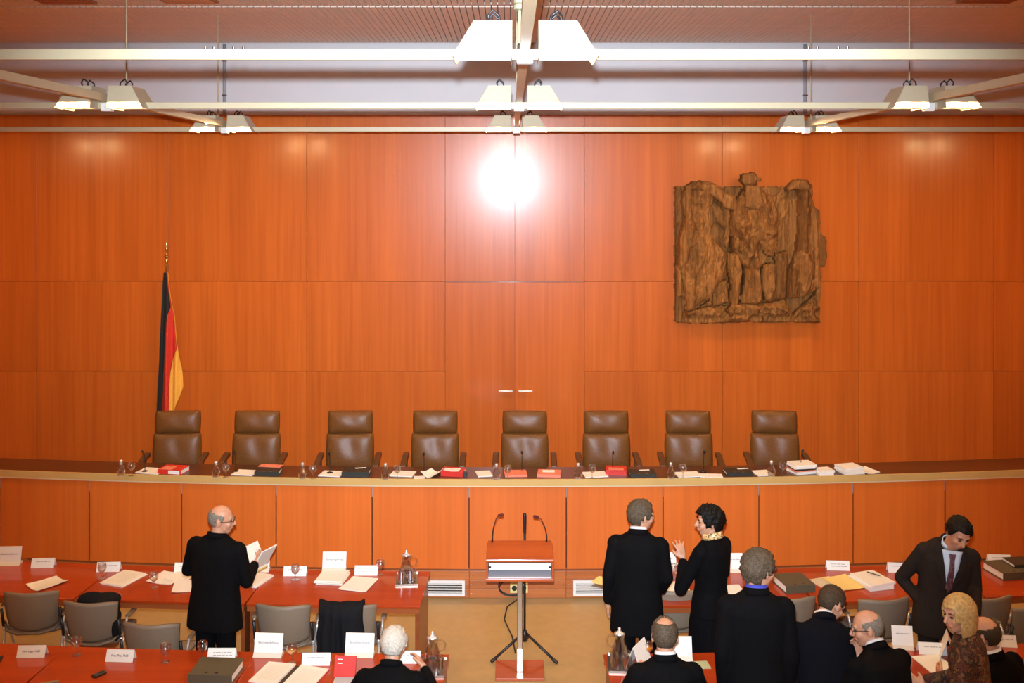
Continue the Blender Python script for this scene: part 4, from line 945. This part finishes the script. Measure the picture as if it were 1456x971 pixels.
for c, r in (((0, 0.02, 0.60), (0.20, 0.15, 0.13)), ((0.04, -0.02, 0.70), (0.17, 0.10, 0.10)), ((-0.05, 0.0, 0.76), (0.13, 0.08, 0.07)), ((0.14, -0.05, 0.66), (0.06, 0.08, 0.14)), ((0.08, 0.03, 0.76), (0.12, 0.08, 0.055)), ((0.19, -0.07, 0.55), (0.04, 0.05, 0.13))):
    m.ell(c, r)
o = m.remesh('black_jacket', M_cloth, None, 0.015, 6); o.location = (x0, 8.93, 0.02); tag(o, 'black jacket heaped on a shell chair under the rear left table', 'jacket')

# ------------------------------------------------------------------ lectern and its microphones
ld = 9.25; lx = X(739, ld)
le = empty('lectern', (lx, ld, 0), 0, 'red-brown wooden lectern on a metal column facing the bench', 'lectern')
MB().box((0, 0, 0.012), (0.44, 0.36, 0.024)).build('foot_plate', M_lect, le, bevel=0.004)
MB().box((0, -0.02, 0.46), (0.048, 0.07, 0.88)).build('column', M_alu, le, bevel=0.006)
MB().box((0, -0.055, 0.13), (0.052, 0.01, 0.20)).build('column_glare_strip', M_chrome, le, bevel=0.002)  # chrome strip stands in for the flash glare low on the column
w, z0, z1, z2, y0, y1 = 0.605, 0.885, 1.075, 1.125, -0.17, 0.19
m = MB(); m.hexa([Vector((-w / 2, y0, z1 - 0.022)), Vector((w / 2, y0, z1 - 0.022)), Vector((w / 2 - 0.01, y1, z2 - 0.022)), Vector((-w / 2 + 0.01, y1, z2 - 0.022))], [Vector((-w / 2, y0, z1)), Vector((w / 2, y0, z1)), Vector((w / 2 - 0.01, y1, z2)), Vector((-w / 2 + 0.01, y1, z2))]); m.build('top_board', M_lect, le, bevel=0.003)
MB().box((0, 0.0, z0 + 0.01), (w, y1 - y0, 0.02)).build('bottom_board', M_lect, le, bevel=0.002)
for s in (-1, 1):
    m = MB(); xs = (s * (w / 2 - 0.009), ) ; a, b = s * (w / 2) - 0.009 * s - 0.009, s * (w / 2) - 0.009 * s + 0.009
    m.hexa([Vector((a, y0, z0 + 0.02)), Vector((b, y0, z0 + 0.02)), Vector((b, y1, z0 + 0.02)), Vector((a, y1, z0 + 0.02))], [Vector((a, y0, z1 - 0.023)), Vector((b, y0, z1 - 0.023)), Vector((b, y1, z2 - 0.023)), Vector((a, y1, z2 - 0.023))]); m.build('side_board', M_lect, le)
MB().box((0, y1 - 0.01, (z0 + z2) / 2), (w - 0.04, 0.015, z2 - z0 - 0.06)).build('back_board', M_shelf, le)
MB().box((0, 0.01, z0 + 0.024), (w - 0.04, y1 - y0 - 0.04, 0.006)).build('shelf_lining', M_shelf, le)
MB().box((0, y0 + 0.045, z1 - 0.075), (w - 0.05, 0.006, 0.062)).build('light_bar', M_grille, le)
for s in (-1, 1): MB().box((s * (w / 2 - 0.035), y0 + 0.03, z1 - 0.075), (0.02, 0.02, 0.012)).build('bracket', M_black, le)
for px, mx, my, lb in ((700, 711, 730, 'l'), (777, 763, 732, 'r')):
    d = ld + y1 - 0.02; bx = X(px, d) - lx; tx = X(mx, d) - lx; zt = Z(my, d); s = 1 if tx > bx else -1
    g = MB().tube([(bx, y1 - 0.03, z2 - 0.002), (bx, y1 - 0.03, z2 + 0.06), (bx + 0.15 * (tx - bx), y1 - 0.03, z2 + 0.13), (bx + 0.5 * (tx - bx), y1 - 0.04, zt - 0.04), (tx - 0.01 * s, y1 - 0.06, zt)], [0.008, 0.006, 0.004, 0.004, 0.004], 8).build('gooseneck', M_black, le, smooth=True)
    MB().caps((tx - 0.012 * s, y1 - 0.06, zt - 0.004), 0.010, (tx + 0.022 * s, y1 - 0.075, zt + 0.004), 0.013, 10).build('microphone_capsule', plain('dark_red_foam', (0.10, 0.01, 0.01), 0.8, var=0.1), g, smooth=True)
ms = empty('microphone_stand', (X(746, 9.56), 9.56, 0), 0, 'black tripod microphone stand behind the lectern', 'microphone stand')
MB().tube([(0, 0, 0.16), (0, 0, Z(745, 9.56))], 0.011, 10).build('pole', M_black, ms, smooth=True)
MB().tube([(0, 0, 0.72), (0, 0, 0.86)], 0.018, 10).build('pole_grip', M_black, ms, smooth=True)
MB().caps((0, 0, Z(757, 9.56)), 0.014, (0, 0, Z(732, 9.56)), 0.018, 10).build('microphone', M_black, ms, smooth=True)
MB().tube([(0, 0, 0.14), (0, 0, 0.24)], 0.022, 10).build('tripod_hub', M_black, ms, smooth=True)
for a in (205, 330, 85):
    c, s = math.cos(R(a)), math.sin(R(a)); MB().tube([(0.01 * c, 0.01 * s, 0.22), (0.33 * c, 0.33 * s, 0.02)], 0.012, 8).build('leg', M_black, ms, smooth=True)
    MB().caps((0.30 * c, 0.30 * s, 0.035), 0.016, (0.335 * c, 0.335 * s, 0.018), 0.016, 8).build('rubber_foot', M_black, ms, smooth=True)
# ------------------------------------------------------------------ people
def add_hand(m, wrist, fwd, palm, thumb_side, curl=25, spread=6):
    """palm and five unequal bent fingers; fwd along the hand, palm = way the palm faces, thumb_side = way the thumb leaves"""
    f = Vector(fwd).normalized(); p = Vector(palm); p = (p - f * p.dot(f)).normalized(); t = f.cross(p)
    if t.dot(Vector(thumb_side)) < 0: t = -t
    w = Vector(wrist)
    m.caps(w - f * 0.02, 0.026, w + f * 0.02, 0.027, 10)
    for k in (-0.027, -0.009, 0.009, 0.027): m.caps(w + f * 0.018 + t * k * 0.6, 0.0165, w + f * 0.088 + t * k, 0.0135, 10)
    for i, (k, L) in enumerate(((0.029, 0.070), (0.010, 0.080), (-0.010, 0.074), (-0.029, 0.056))):
        a = R(spread) * (1.5 - i); d = (f * math.cos(a) + t * math.sin(a)).normalized(); q = w + f * 0.086 + t * k; ang = R(curl * 0.6)
        for s, (fr, rr) in enumerate(((0.45, 0.0100), (0.30, 0.0092), (0.25, 0.0082))):
            dd = d * math.cos(ang) + p * math.sin(ang); q2 = q + dd * L * fr; m.caps(q, rr, q2, rr * 0.93, 8); q = q2; ang += R(curl)
    q = w + f * 0.025 + t * 0.028; d = (f * 0.72 + t * 0.62 + p * 0.25).normalized()
    m.caps(q, 0.0145, q + d * 0.045, 0.0120, 8); q2 = q + d * 0.045; d = (f * 0.92 + t * 0.25 + p * 0.25).normalized(); m.caps(q2, 0.0115, q2 + d * 0.032, 0.0095, 8)

def person(label, loc, yaw, H=1.78, seated=False, lean=0, side=0, head=(0, 0, 0), aL=None, aR=None, hL=None, hR=None, hair='short', hmat=None, jacket=None, legs=None,
           skirt=False, collar=None, glasses=False, front=None, scarf=False, female=False, wide=1.0, skin=None, hem=0.20, twist=0, zp=None, hoff=(0, 0, 0)):
    s = H / 1.755
    e = empty('person', loc, R(yaw), label, 'person'); e.scale = (s, s, s)
    low = zp is not None; zp = zp if low else (0.53 if seated else 0.95)
    pel = Vector((0, 0, zp)); Rt = Matrix.Rotation(R(side), 3, 'Y') @ Matrix.Rotation(R(-lean), 3, 'X') @ Matrix.Rotation(R(twist), 3, 'Z')
    T = lambda h, x=0, y=0: pel + Rt @ Vector((x, y, h))
    fw = 0.90 if female else 1.0; fw *= wide
    neck = T(0.545, 0, -0.005); Hh = Rt.lerp(Matrix.Identity(3), 0.65).to_quaternion().to_matrix() @ Matrix.Rotation(R(head[0]), 3, 'Z') @ Matrix.Rotation(R(head[1]), 3, 'X') @ Matrix.Rotation(R(head[2]), 3, 'Y')
    hc = T(0.575, 0, 0.005) + Hh @ Vector((0, 0.018, 0.105)) + Vector(hoff)
    hp = lambda v: hc + Hh @ Vector(v)
    b = MB(); j = MB()
    def tors(m, k, rows, n=24):
        rs = []
        for h, rx, ry, oy in rows:
            rg = []
            for i in range(n):
                a = 2 * math.pi * i / n; c_, s_ = math.cos(a), math.sin(a)
                x = (abs(c_) ** 0.85) * (1 if c_ > 0 else -1) * (rx * fw + k); y = (abs(s_) ** 0.9) * (1 if s_ > 0 else -1) * (ry + k) + oy
                q = T(h, x, y)
                if h < 0 and not seated: q = pel + Vector((0, 0, h)) + Matrix.Rotation(R(side), 3, 'Y').lerp(Matrix.Identity(3), 0.5) @ Vector((x, y + 0.02 * lean / 20, 0))
                rg.append(q)
            rs.append(rg)
        m.rings(rs)
    body_rows = [(-0.10, 0.15, 0.105, 0), (0.02, 0.155, 0.105, 0), (0.15, 0.14, 0.095, 0), (0.30, 0.155, 0.105, 0.005), (0.42, 0.17, 0.10, 0), (0.49, 0.15, 0.08, -0.005), (0.535, 0.07, 0.06, -0.005)]
    if front: body_rows = body_rows[:-3] + [(0.42, 0.15, 0.08, -0.02), (0.48, 0.10, 0.05, -0.04), (0.52, 0.06, 0.04, -0.035)]
    tors(b, 0, body_rows)
    hb = 0.13 if seated else hem
    waist = 0.155 if female else 0.182
    jr = [(-hb, 0.215, 0.150, -0.005), (-hb * 0.5, 0.208, 0.145, -0.005), (0.02, 0.195, 0.135, 0), (0.12, waist, 0.125, 0), (0.22, waist + 0.008, 0.125, 0), (0.34, 0.197, 0.130, 0), (0.43, 0.205, 0.122, -0.005), (0.485, 0.185, 0.10, -0.008), (0.525, 0.12, 0.080, -0.008), (0.555, 0.078, 0.066, -0.006)]
    if front: jr = jr[:-3] + [(0.485, 0.185, 0.088, -0.022), (0.525, 0.140, 0.066, -0.040), (0.550, 0.098, 0.050, -0.046)]
    tors(j, 0, jr)
    # arms
    shw = 0.172 * fw
    for sg, arm, hd in ((-1, aL, hL), (1, aR, hR)):
        sh = T(0.455, sg * shw, -0.005)
        if arm: el, wr = Vector(arm[0]), Vector(arm[1])
        else:
            el = sh + Vector((sg * 0.04, -0.03, -0.29)); wr = el + Vector((sg * -0.01, 0.07, -0.245))
        d = (wr - el).normalized()
        b.caps(sh, 0.052, el, 0.040); b.caps(el, 0.040, wr, 0.028)
        j.caps(T(0.445, sg * shw * 0.75, -0.005), 0.078, sh + Vector((sg * 0.008, 0, -0.005)), 0.066); j.caps(sh, 0.068, el, 0.055); j.caps(el, 0.055, wr - d * 0.02, 0.043)
        if hd is None: hd = (d, Vector((-sg, 0.2, 0)), Vector((0, 1, 0.2)), 30, 4)
        add_hand(b, wr + d * 0.015, hd[0], hd[1], hd[2], hd[3], hd[4])
    # legs
    if seated:
        L = [((sg * 0.09, 0, zp), (sg * 0.11, 0.42, 0.51), (sg * 0.11, 0.40, 0.10)) for sg in (-1, 1)]
    else:
        L = [((sg * 0.088, 0.0, zp - 0.03), (sg * 0.095, 0.015 + (0.95 - zp) * 1.1, 0.50 - (0.95 - zp) * 0.25), (sg * 0.10, -0.02, 0.09)) for sg in (-1, 1)]
    t = MB()
    for hip, kn, an in L:
        b.caps(hip, 0.075, kn, 0.050); b.caps(kn, 0.050, an, 0.036); b.caps(an, 0.034, Vector(an) + Vector((0, 0.13, -0.055)), 0.026)
        t.caps(hip, 0.098, kn, 0.076); t.caps(kn, 0.076, Vector(an) + Vector((0, 0, -0.02)), 0.062)
    if not skirt: t.ell(pel + Vector((0, -0.01, -0.02)), (0.17 * fw, 0.125, 0.11))
    # neck, head, face
    b.caps(neck - Rt @ Vector((0, 0, 0.04)), 0.058, hp((0, -0.012, -0.06)), 0.054)
    b.ell(hp((0, -0.008, 0.022)), (0.076, 0.096, 0.092), Hh); b.ell(hp((0, 0.028, -0.035)), (0.060, 0.066, 0.082), Hh); b.ell(hp((0, 0.052, -0.088)), (0.036, 0.034, 0.026), Hh)
    b.caps(hp((-0.040, 0.078, 0.022)), 0.013, hp((0.040, 0.078, 0.022)), 0.013, 10); b.caps(hp((0, 0.092, 0.012)), 0.009, hp((0, 0.114, -0.030)), 0.0135, 10)
    b.caps(hp((0, 0.100, -0.034)), 0.010, hp((0, 0.108, -0.034)), 0.012, 8)
    b.caps(hp((-0.018, 0.088, -0.062)), 0.010, hp((0.018, 0.088, -0.062)), 0.010, 8)
    for sg in (-1, 1):
        b.ell(hp((sg * 0.079, -0.012, -0.012)), (0.010, 0.022, 0.034), Hh, 10, 8); b.ell(hp((sg * 0.040, 0.060, -0.03)), (0.024, 0.028, 0.026), Hh, 10, 8)
    b.remesh('body', skin or M_skin, e, 0.0075, 3)
    for sg in (-1, 1):
        MB().ell(hp((sg * 0.031, 0.083, 0.002)), (0.014, 0.010, 0.007), Hh, 10, 8).build('eye', M_eye, e, smooth=True)
        MB().tube([hp((sg * 0.014, 0.094, 0.024)), hp((sg * 0.034, 0.092, 0.030)), hp((sg * 0.052, 0.078, 0.024))], [0.003, 0.005, 0.003], 6).build('eyebrow', hmat if hmat not in (M_hblond, M_hwhite) else M_hmix, e, smooth=True)
    MB().tube([hp((-0.023, 0.090, -0.062)), hp((-0.009, 0.099, -0.059)), hp((0.009, 0.099, -0.059)), hp((0.023, 0.090, -0.062))], [0.003, 0.006, 0.006, 0.003], 8).build('lips', M_lips, e, smooth=True)
    # hair
    def cap(name, mask, r0, th, amp, fall=0.0, fq=26, mat=None, c0=(0, -0.010, 0.020)):
        na, ne = 64, 34; vs = []; idx = {}; fs = []
        def P(ia, ie, out):
            az = 2 * math.pi * ia / na; el = -math.pi / 2 + math.pi * ie / ne
            d = Vector((math.cos(el) * math.sin(az), math.cos(el) * math.cos(az), math.sin(el)))
            nz = noise.noise(d * fq * 0.3 + Vector((len(label), 1, 2))) + 0.5 * noise.noise(Vector((d.x * fq, d.y * fq, d.z * 4)))
            q = Vector((d.x * r0[0], d.y * r0[1], d.z * r0[2])) + d * ((th + amp * nz) if out else -0.006)
            if fall and el < 0: q = Vector((d.x * (r0[0] + (th + amp * nz if out else -0.004)) / max(0.35, math.cos(el)) ** 0.75, d.y * (r0[1] + (th + amp * nz if out else -0.004)) / max(0.35, math.cos(el)) ** 0.75, el / (math.pi / 2) * fall + 0.2 * amp * nz))
            return hp(Vector(c0) + q)
        keep = set()
        for ia in range(na):
            for ie in range(ne):
                az = (ia + 0.5) / na * 360; az = az if az <= 180 else az - 360; el = -90 + 180 * (ie + 0.5) / ne
                if mask(az, el): keep.add((ia, ie))
        def V(ia, ie, out):
            k = (ia % na, ie, out)
            if k not in idx: idx[k] = len(vs); vs.append(P(ia, ie, out))
            return idx[k]
        for ia, ie in keep:
            q = [(ia, ie), (ia + 1, ie), (ia + 1, ie + 1), (ia, ie + 1)]
            fs.append([V(a, c, 1) for a, c in q][::-1]); fs.append([V(a, c, 0) for a, c in q])
            for (da, de), (p1, p2) in (((0, -1), (0, 1)), ((1, 0), (1, 2)), ((0, 1), (2, 3)), ((-1, 0), (3, 0))):
                if ((ia + da) % na, ie + de) not in keep and 0 <= ie + de < ne: fs.append([V(*q[p1], 1), V(*q[p2], 1), V(*q[p2], 0), V(*q[p1], 0)])
        m = MB(); m.add(vs, fs); return m.build(name, mat or hmat, e, smooth=True)
    def base_line(az, front, sidev, back):
        a = abs(az)
        if a < 48: return front
        if a < 72: return front + (sidev - front) * (a - 48) / 24
        if a < 92: return sidev
        if a < 115: return sidev + 14 if a < 104 else sidev - 6
        return back
    r0 = (0.077, 0.097, 0.093)
    if hair == 'short': cap('hair', lambda az, el: el > base_line(az, 38, -8, -52), r0, 0.010, 0.006)
    elif hair == 'full': cap('hair', lambda az, el: el > base_line(az, 30, -14, -55), r0, 0.020, 0.010)
    elif hair == 'bushy': cap('hair', lambda az, el: el > base_line(az, 30, -14, -55), r0, 0.026, 0.013, fq=18)
    elif hair == 'bald': cap('hair', lambda az, el: base_line(az, 95, -8, -50) < el < 16 + (abs(az) - 60) * 0.14 and abs(az) > 62, r0, 0.005, 0.003)
    elif hair == 'crown': cap('hair', lambda az, el: el > base_line(az, 52, -8, -54) and not (el > 40 and abs(az) > 95 and el < 86), r0, 0.010, 0.006)
    elif hair == 'puffy': cap('hair', lambda az, el: el > base_line(az, 26, -22, -50), (0.080, 0.100, 0.096), 0.030, 0.016, fq=20)
    elif hair == 'bob':
        cap('hair', lambda az, el: el > (20 if abs(az) < 42 else (-20 if abs(az) < 58 else -78)), (0.078, 0.098, 0.096), 0.023, 0.005, fall=0.205, fq=12)
    # clothes
    jm = jacket or M_suit
    j.remesh('jacket' if not female else 'jacket', jm, e, 0.011, 6)
    if skirt:
        q = MB(); q.rings([[Vector((math.cos(2 * math.pi * i / 24) * rx, math.sin(2 * math.pi * i / 24) * ry, z)) for i in range(24)] for z, rx, ry in ((0.36, 0.20, 0.19), (0.60, 0.205, 0.18), (0.80, 0.20, 0.165), (0.95, 0.17, 0.135), (1.02, 0.15, 0.12))]); q.remesh('skirt', legs or M_trous, e, 0.015, 4)
    else: t.remesh('trousers', legs or M_trous, e, 0.013, 4)
    for hip, kn, an in L:
        a = Vector(an); q = MB(); q.caps(a + Vector((0, -0.03, -0.052)), 0.037, a + Vector((0, 0.14, -0.056)), 0.033, 10); q.caps(a + Vector((0, 0, -0.03)), 0.046, a + Vector((0, 0.03, -0.05)), 0.04, 10)
        q.build('shoe', M_shoe, e, smooth=True)
    def ring(name, mat, c, rx, ry, h, th, tilt=0, gap=0):
        rs = []; n = 28
        for i in range(n + 1):
            a = R(90 + gap / 2) + (2 * math.pi - R(gap)) * i / n; rs.append([c + Rt @ (Matrix.Rotation(R(tilt), 3, 'X') @ Vector((math.cos(a) * (rx + k), math.sin(a) * (ry + k), z))) for k, z in ((0.006, -h / 2), (th + 0.004, -h / 2), (th - 0.002, h / 2), (0, h / 2))])
        MB().rings(rs).build(name, mat, e, smooth=True)
    if collar: ring('shirt_collar', collar, T(0.572, 0, -0.004), 0.060, 0.062, 0.045, 0.008, -14, 24)
    if front: ring('shirt_collar', front[0], T(0.552, 0, 0.002), 0.060, 0.062, 0.04, 0.008, -24, 60)
    if not female: ring('jacket_collar', jm, T(0.552, 0, -0.006), 0.068, 0.068, 0.045, 0.013, -16, 170 if front else 70)
    if scarf:
        ring('scarf', M_scarf, T(0.565, 0, 0.0), 0.066, 0.068, 0.05, 0.022, -16, 0)
    if front:       # open jacket: shirt front, tie and lapels follow the chest
        def chest(h, x, off):
            ry = 0.133 if h < 0.4 else 0.133 - (h - 0.4) * 0.42
            return T(h, x, ry * math.sqrt(max(0.05, 1 - (x / 0.21) ** 2)) + off)
        def sheetp(name, mat, rows, off, th=0.006):
            rs = []
            for h, xa, xb in rows: rs.append([chest(h, xa + (xb - xa) * i / 6, off) for i in range(7)] + [chest(h, xb + (xa - xb) * i / 6, off - th) for i in range(7)])
            MB().rings(rs).build(name, mat, e, smooth=True)
        H_ = [0.20 + 0.0325 * i for i in range(11)]
        sheetp('shirt_front', front[0], [(h, -0.012 - 0.075 * (h - 0.2) / 0.35, 0.012 + 0.075 * (h - 0.2) / 0.35) for h in H_], 0.006)
        sheetp('tie', front[1], [(0.19, -0.004, 0.004)] + [(h, -0.028 + 0.012 * (h - 0.2) / 0.3, 0.028 - 0.012 * (h - 0.2) / 0.3) for h in H_[1:9]] + [(0.48, -0.022, 0.022), (0.505, -0.026, 0.026)], 0.014)
        for sg in (-1, 1): sheetp('lapel', jm, [(h, sg * (0.010 + 0.075 * (h - 0.2) / 0.35), sg * (0.014 + 0.075 * (h - 0.2) / 0.35 + 0.062 * math.sin(min(1, (h - 0.18) / 0.26) * 1.57) * (1 if h < 0.47 else 0.6))) for h in H_], 0.012)
    if glasses:
        g = MB()
        for sg in (-1, 1):
            g.tube([hp((sg * 0.033 + 0.024 * math.cos(a), 0.102, 0.001 + 0.017 * math.sin(a))) for a in [2 * math.pi * i / 16 for i in range(17)]], 0.0022, 6)
            g.tube([hp((sg * 0.058, 0.100, 0.006)), hp((sg * 0.082, 0.045, 0.006)), hp((sg * 0.086, -0.01, 0.0))], 0.0022, 6)
        g.tube([hp((-0.010, 0.104, 0.006)), hp((0.010, 0.104, 0.006))], 0.002, 6); g.build('glasses', M_black, e, smooth=True)
    return e
V_ = Vector
def at(px, d): return (X(px, d), d, 0)
# bald man with a booklet, left
person('bald man in black suit and glasses reading a booklet on the left', at(306, 8.45), -14, 1.77, head=(-68, -6, 0), side=2, hair='bald', hmat=M_hgrey, glasses=True, collar=None, wide=1.12,
       aL=((-0.28, 0.05, 1.17), (-0.10, 0.27, 1.14)), aR=((0.27, 0.03, 1.13), (0.20, 0.29, 1.17)), hL=(V_((0.9, 0.4, 0.1)), V_((0, 0, 1)), V_((0, 1, 0.2)), 25, 5), hR=(V_((-0.1, 1, 0.3)), V_((-0.6, 0, 0.8)), V_((-1, 0, 0.3)), 25, 5))
bk = empty('open_booklet', (X(368, 8.78), 8.80, 1.09), R(-25), 'open white booklet held by the bald man on the left', 'booklet')
MB().box((-0.05, 0, 0.11), (0.004, 0.20, 0.22), (0, R(-28), 0)).build('left_page', M_paperw, bk); MB().box((0.05, 0, 0.11), (0.010, 0.20, 0.22), (0, R(32), 0)).build('right_page', M_paperw, bk)
MB().box((0, 0, 0.006), (0.012, 0.21, 0.012)).build('spine', M_yellow, bk)
# two people talking in the middle
person('grey haired man in black suit standing with his back to us', at(906, 8.43), -8, 1.80, head=(-56, -4, 0), hair='full', hmat=M_hmix, collar=M_shirt, hem=0.24, side=1, lean=2, wide=1.03,
       aL=((-0.225, -0.05, 1.16), (-0.235, 0.03, 0.92)), aR=((0.235, -0.01, 1.15), (0.19, 0.16, 0.98)))
person('woman in black with short dark hair raising an open hand', at(1010, 8.52), 42, 1.73, head=(44, -4, 0), hair='puffy', hmat=M_hblack, female=True, skirt=True, scarf=True, hem=0.10, lean=-2,
       aL=((-0.25, 0.12, 1.08), (-0.10, 0.21, 1.26)), aR=((0.24, 0.04, 1.12), (0.12, 0.22, 1.10)), hL=(V_((0.1, 0.45, 0.85)), V_((0.4, 0.9, -0.3)), V_((-0.3, 0.3, 0.5)), 6, 13), jacket=M_suit)
# right group before the front table
person('tall man with bushy grey-brown hair and blue collar', at(1075, 7.0), -6, 1.90, head=(-52, -5, 0), hair='bushy', hmat=M_hmix, collar=M_shirtb, glasses=True, wide=1.0)
person('dark haired man stooping over the front table in navy suit', at(1176, 7.0), -8, 1.80, lean=30, side=3, zp=0.80, head=(-50, -30, 6), hair='short', hmat=M_hbrown, collar=M_shirt, jacket=M_suitb, wide=1.1,
       aL=((-0.27, 0.26, 0.94), (-0.20, 0.44, 0.82)), aR=((0.29, 0.24, 0.94), (0.22, 0.44, 0.82)))
person('seated man with thinning brown hair seen from behind', at(947, 7.02), 2, 1.86, seated=True, lean=3, head=(-6, -8, 0), hair='crown', hmat=M_hmix, collar=M_shirt, wide=1.03,
       aL=((-0.27, 0.08, 0.78), (-0.15, 0.36, 0.80)), aR=((0.27, 0.08, 0.78), (0.15, 0.36, 0.80)))
person('bald man with glasses in profile beside the blond woman', at(1276, 6.70), 22, 1.76, lean=22, zp=0.77, head=(52, -8, 0), hair='bald', hmat=M_hgrey, collar=M_shirt, glasses=True, wide=1.06,
       aL=((-0.27, 0.22, 0.92), (-0.14, 0.42, 0.94)), aR=((0.27, 0.26, 0.94), (0.06, 0.40, 1.10)), hR=(V_((-0.2, 0.2, 0.9)), V_((-0.3, -0.9, 0)), V_((-0.6, 0.3, 0.5)), 20, 4))
person('white haired man seated at the front left table', at(549, 7.02), -6, 1.72, seated=True, lean=18, head=(-4, -18, 0), hair='full', hmat=M_hwhite, wide=1.1,
       aL=((-0.30, 0.20, 0.80), (-0.14, 0.42, 0.82)), aR=((0.31, 0.22, 0.82), (0.19, 0.44, 0.90)), hR=(V_((-0.5, 0.6, 0.45)), V_((-0.6, -0.2, -0.5)), V_((-0.5, 0.2, 0.6)), 22, 6))
person('blond woman in patterned rust blouse looking left', at(1388, 6.72), 62, 1.70, lean=8, head=(44, -4, 0), hair='bob', hmat=M_hblond, female=True, jacket=M_blouse, skirt=True, skin=plain('fair_skin', (0.62, 0.33, 0.21), 0.5, 0, 0.03, 60, var=0.05),
       aL=((-0.26, 0.12, 1.05), (-0.14, 0.30, 1.10)), aR=((0.25, 0.15, 1.07), (0.15, 0.38, 1.02)), hL=(V_((0.2, 0.8, 0.35)), V_((0.8, -0.2, -0.3)), V_((0, 0.2, 1)), 18, 6))
person('young dark haired man in charcoal suit and tie looking down', at(1336, 8.42), 172, 1.76, lean=10, side=-6, hoff=(0, 0.045, 0.02), head=(12, -27, -8), hair='full', hmat=M_hblack, jacket=M_suitg, legs=M_suitg, front=(M_shirtl, M_tie), wide=1.06, hem=0.24,
       aL=((-0.26, 0.06, 1.12), (-0.20, 0.27, 0.98)), aR=((0.29, -0.06, 1.13), (0.165, 0.03, 0.98)), hR=(V_((-0.6, 0.1, -0.9)), V_((-1, 0, 0.2)), V_((0, 1, 0.2)), 30, 4))
person('seated balding man in dark suit hidden behind the blond woman', at(1430, 7.10), 24, 1.84, seated=True, lean=6, side=-7, head=(20, -6, 0), hair='bald', hmat=M_hbrown, collar=M_shirt,
       aL=((-0.27, 0.12, 0.80), (-0.15, 0.38, 0.80)), aR=((0.27, 0.12, 0.80), (0.15, 0.38, 0.80)))
sheet('loose_paper', (X(862, 8.72), 8.80, 0.99), R(-30), (0.20, 0.16), 0.003, M_yellow, 'tan paper corner sticking out left of the grey haired man')
for px, d, lb in ((947, 7.02, 'taupe shell chair under the seated man with thinning hair'), (549, 7.02, 'taupe shell chair under the white haired seated man'), (1428, 7.10, 'taupe shell chair under the seated man behind the blond woman')):
    place('schair', make_shell_chair, (X(px, d), d + 0.04, 0), 0, lb)
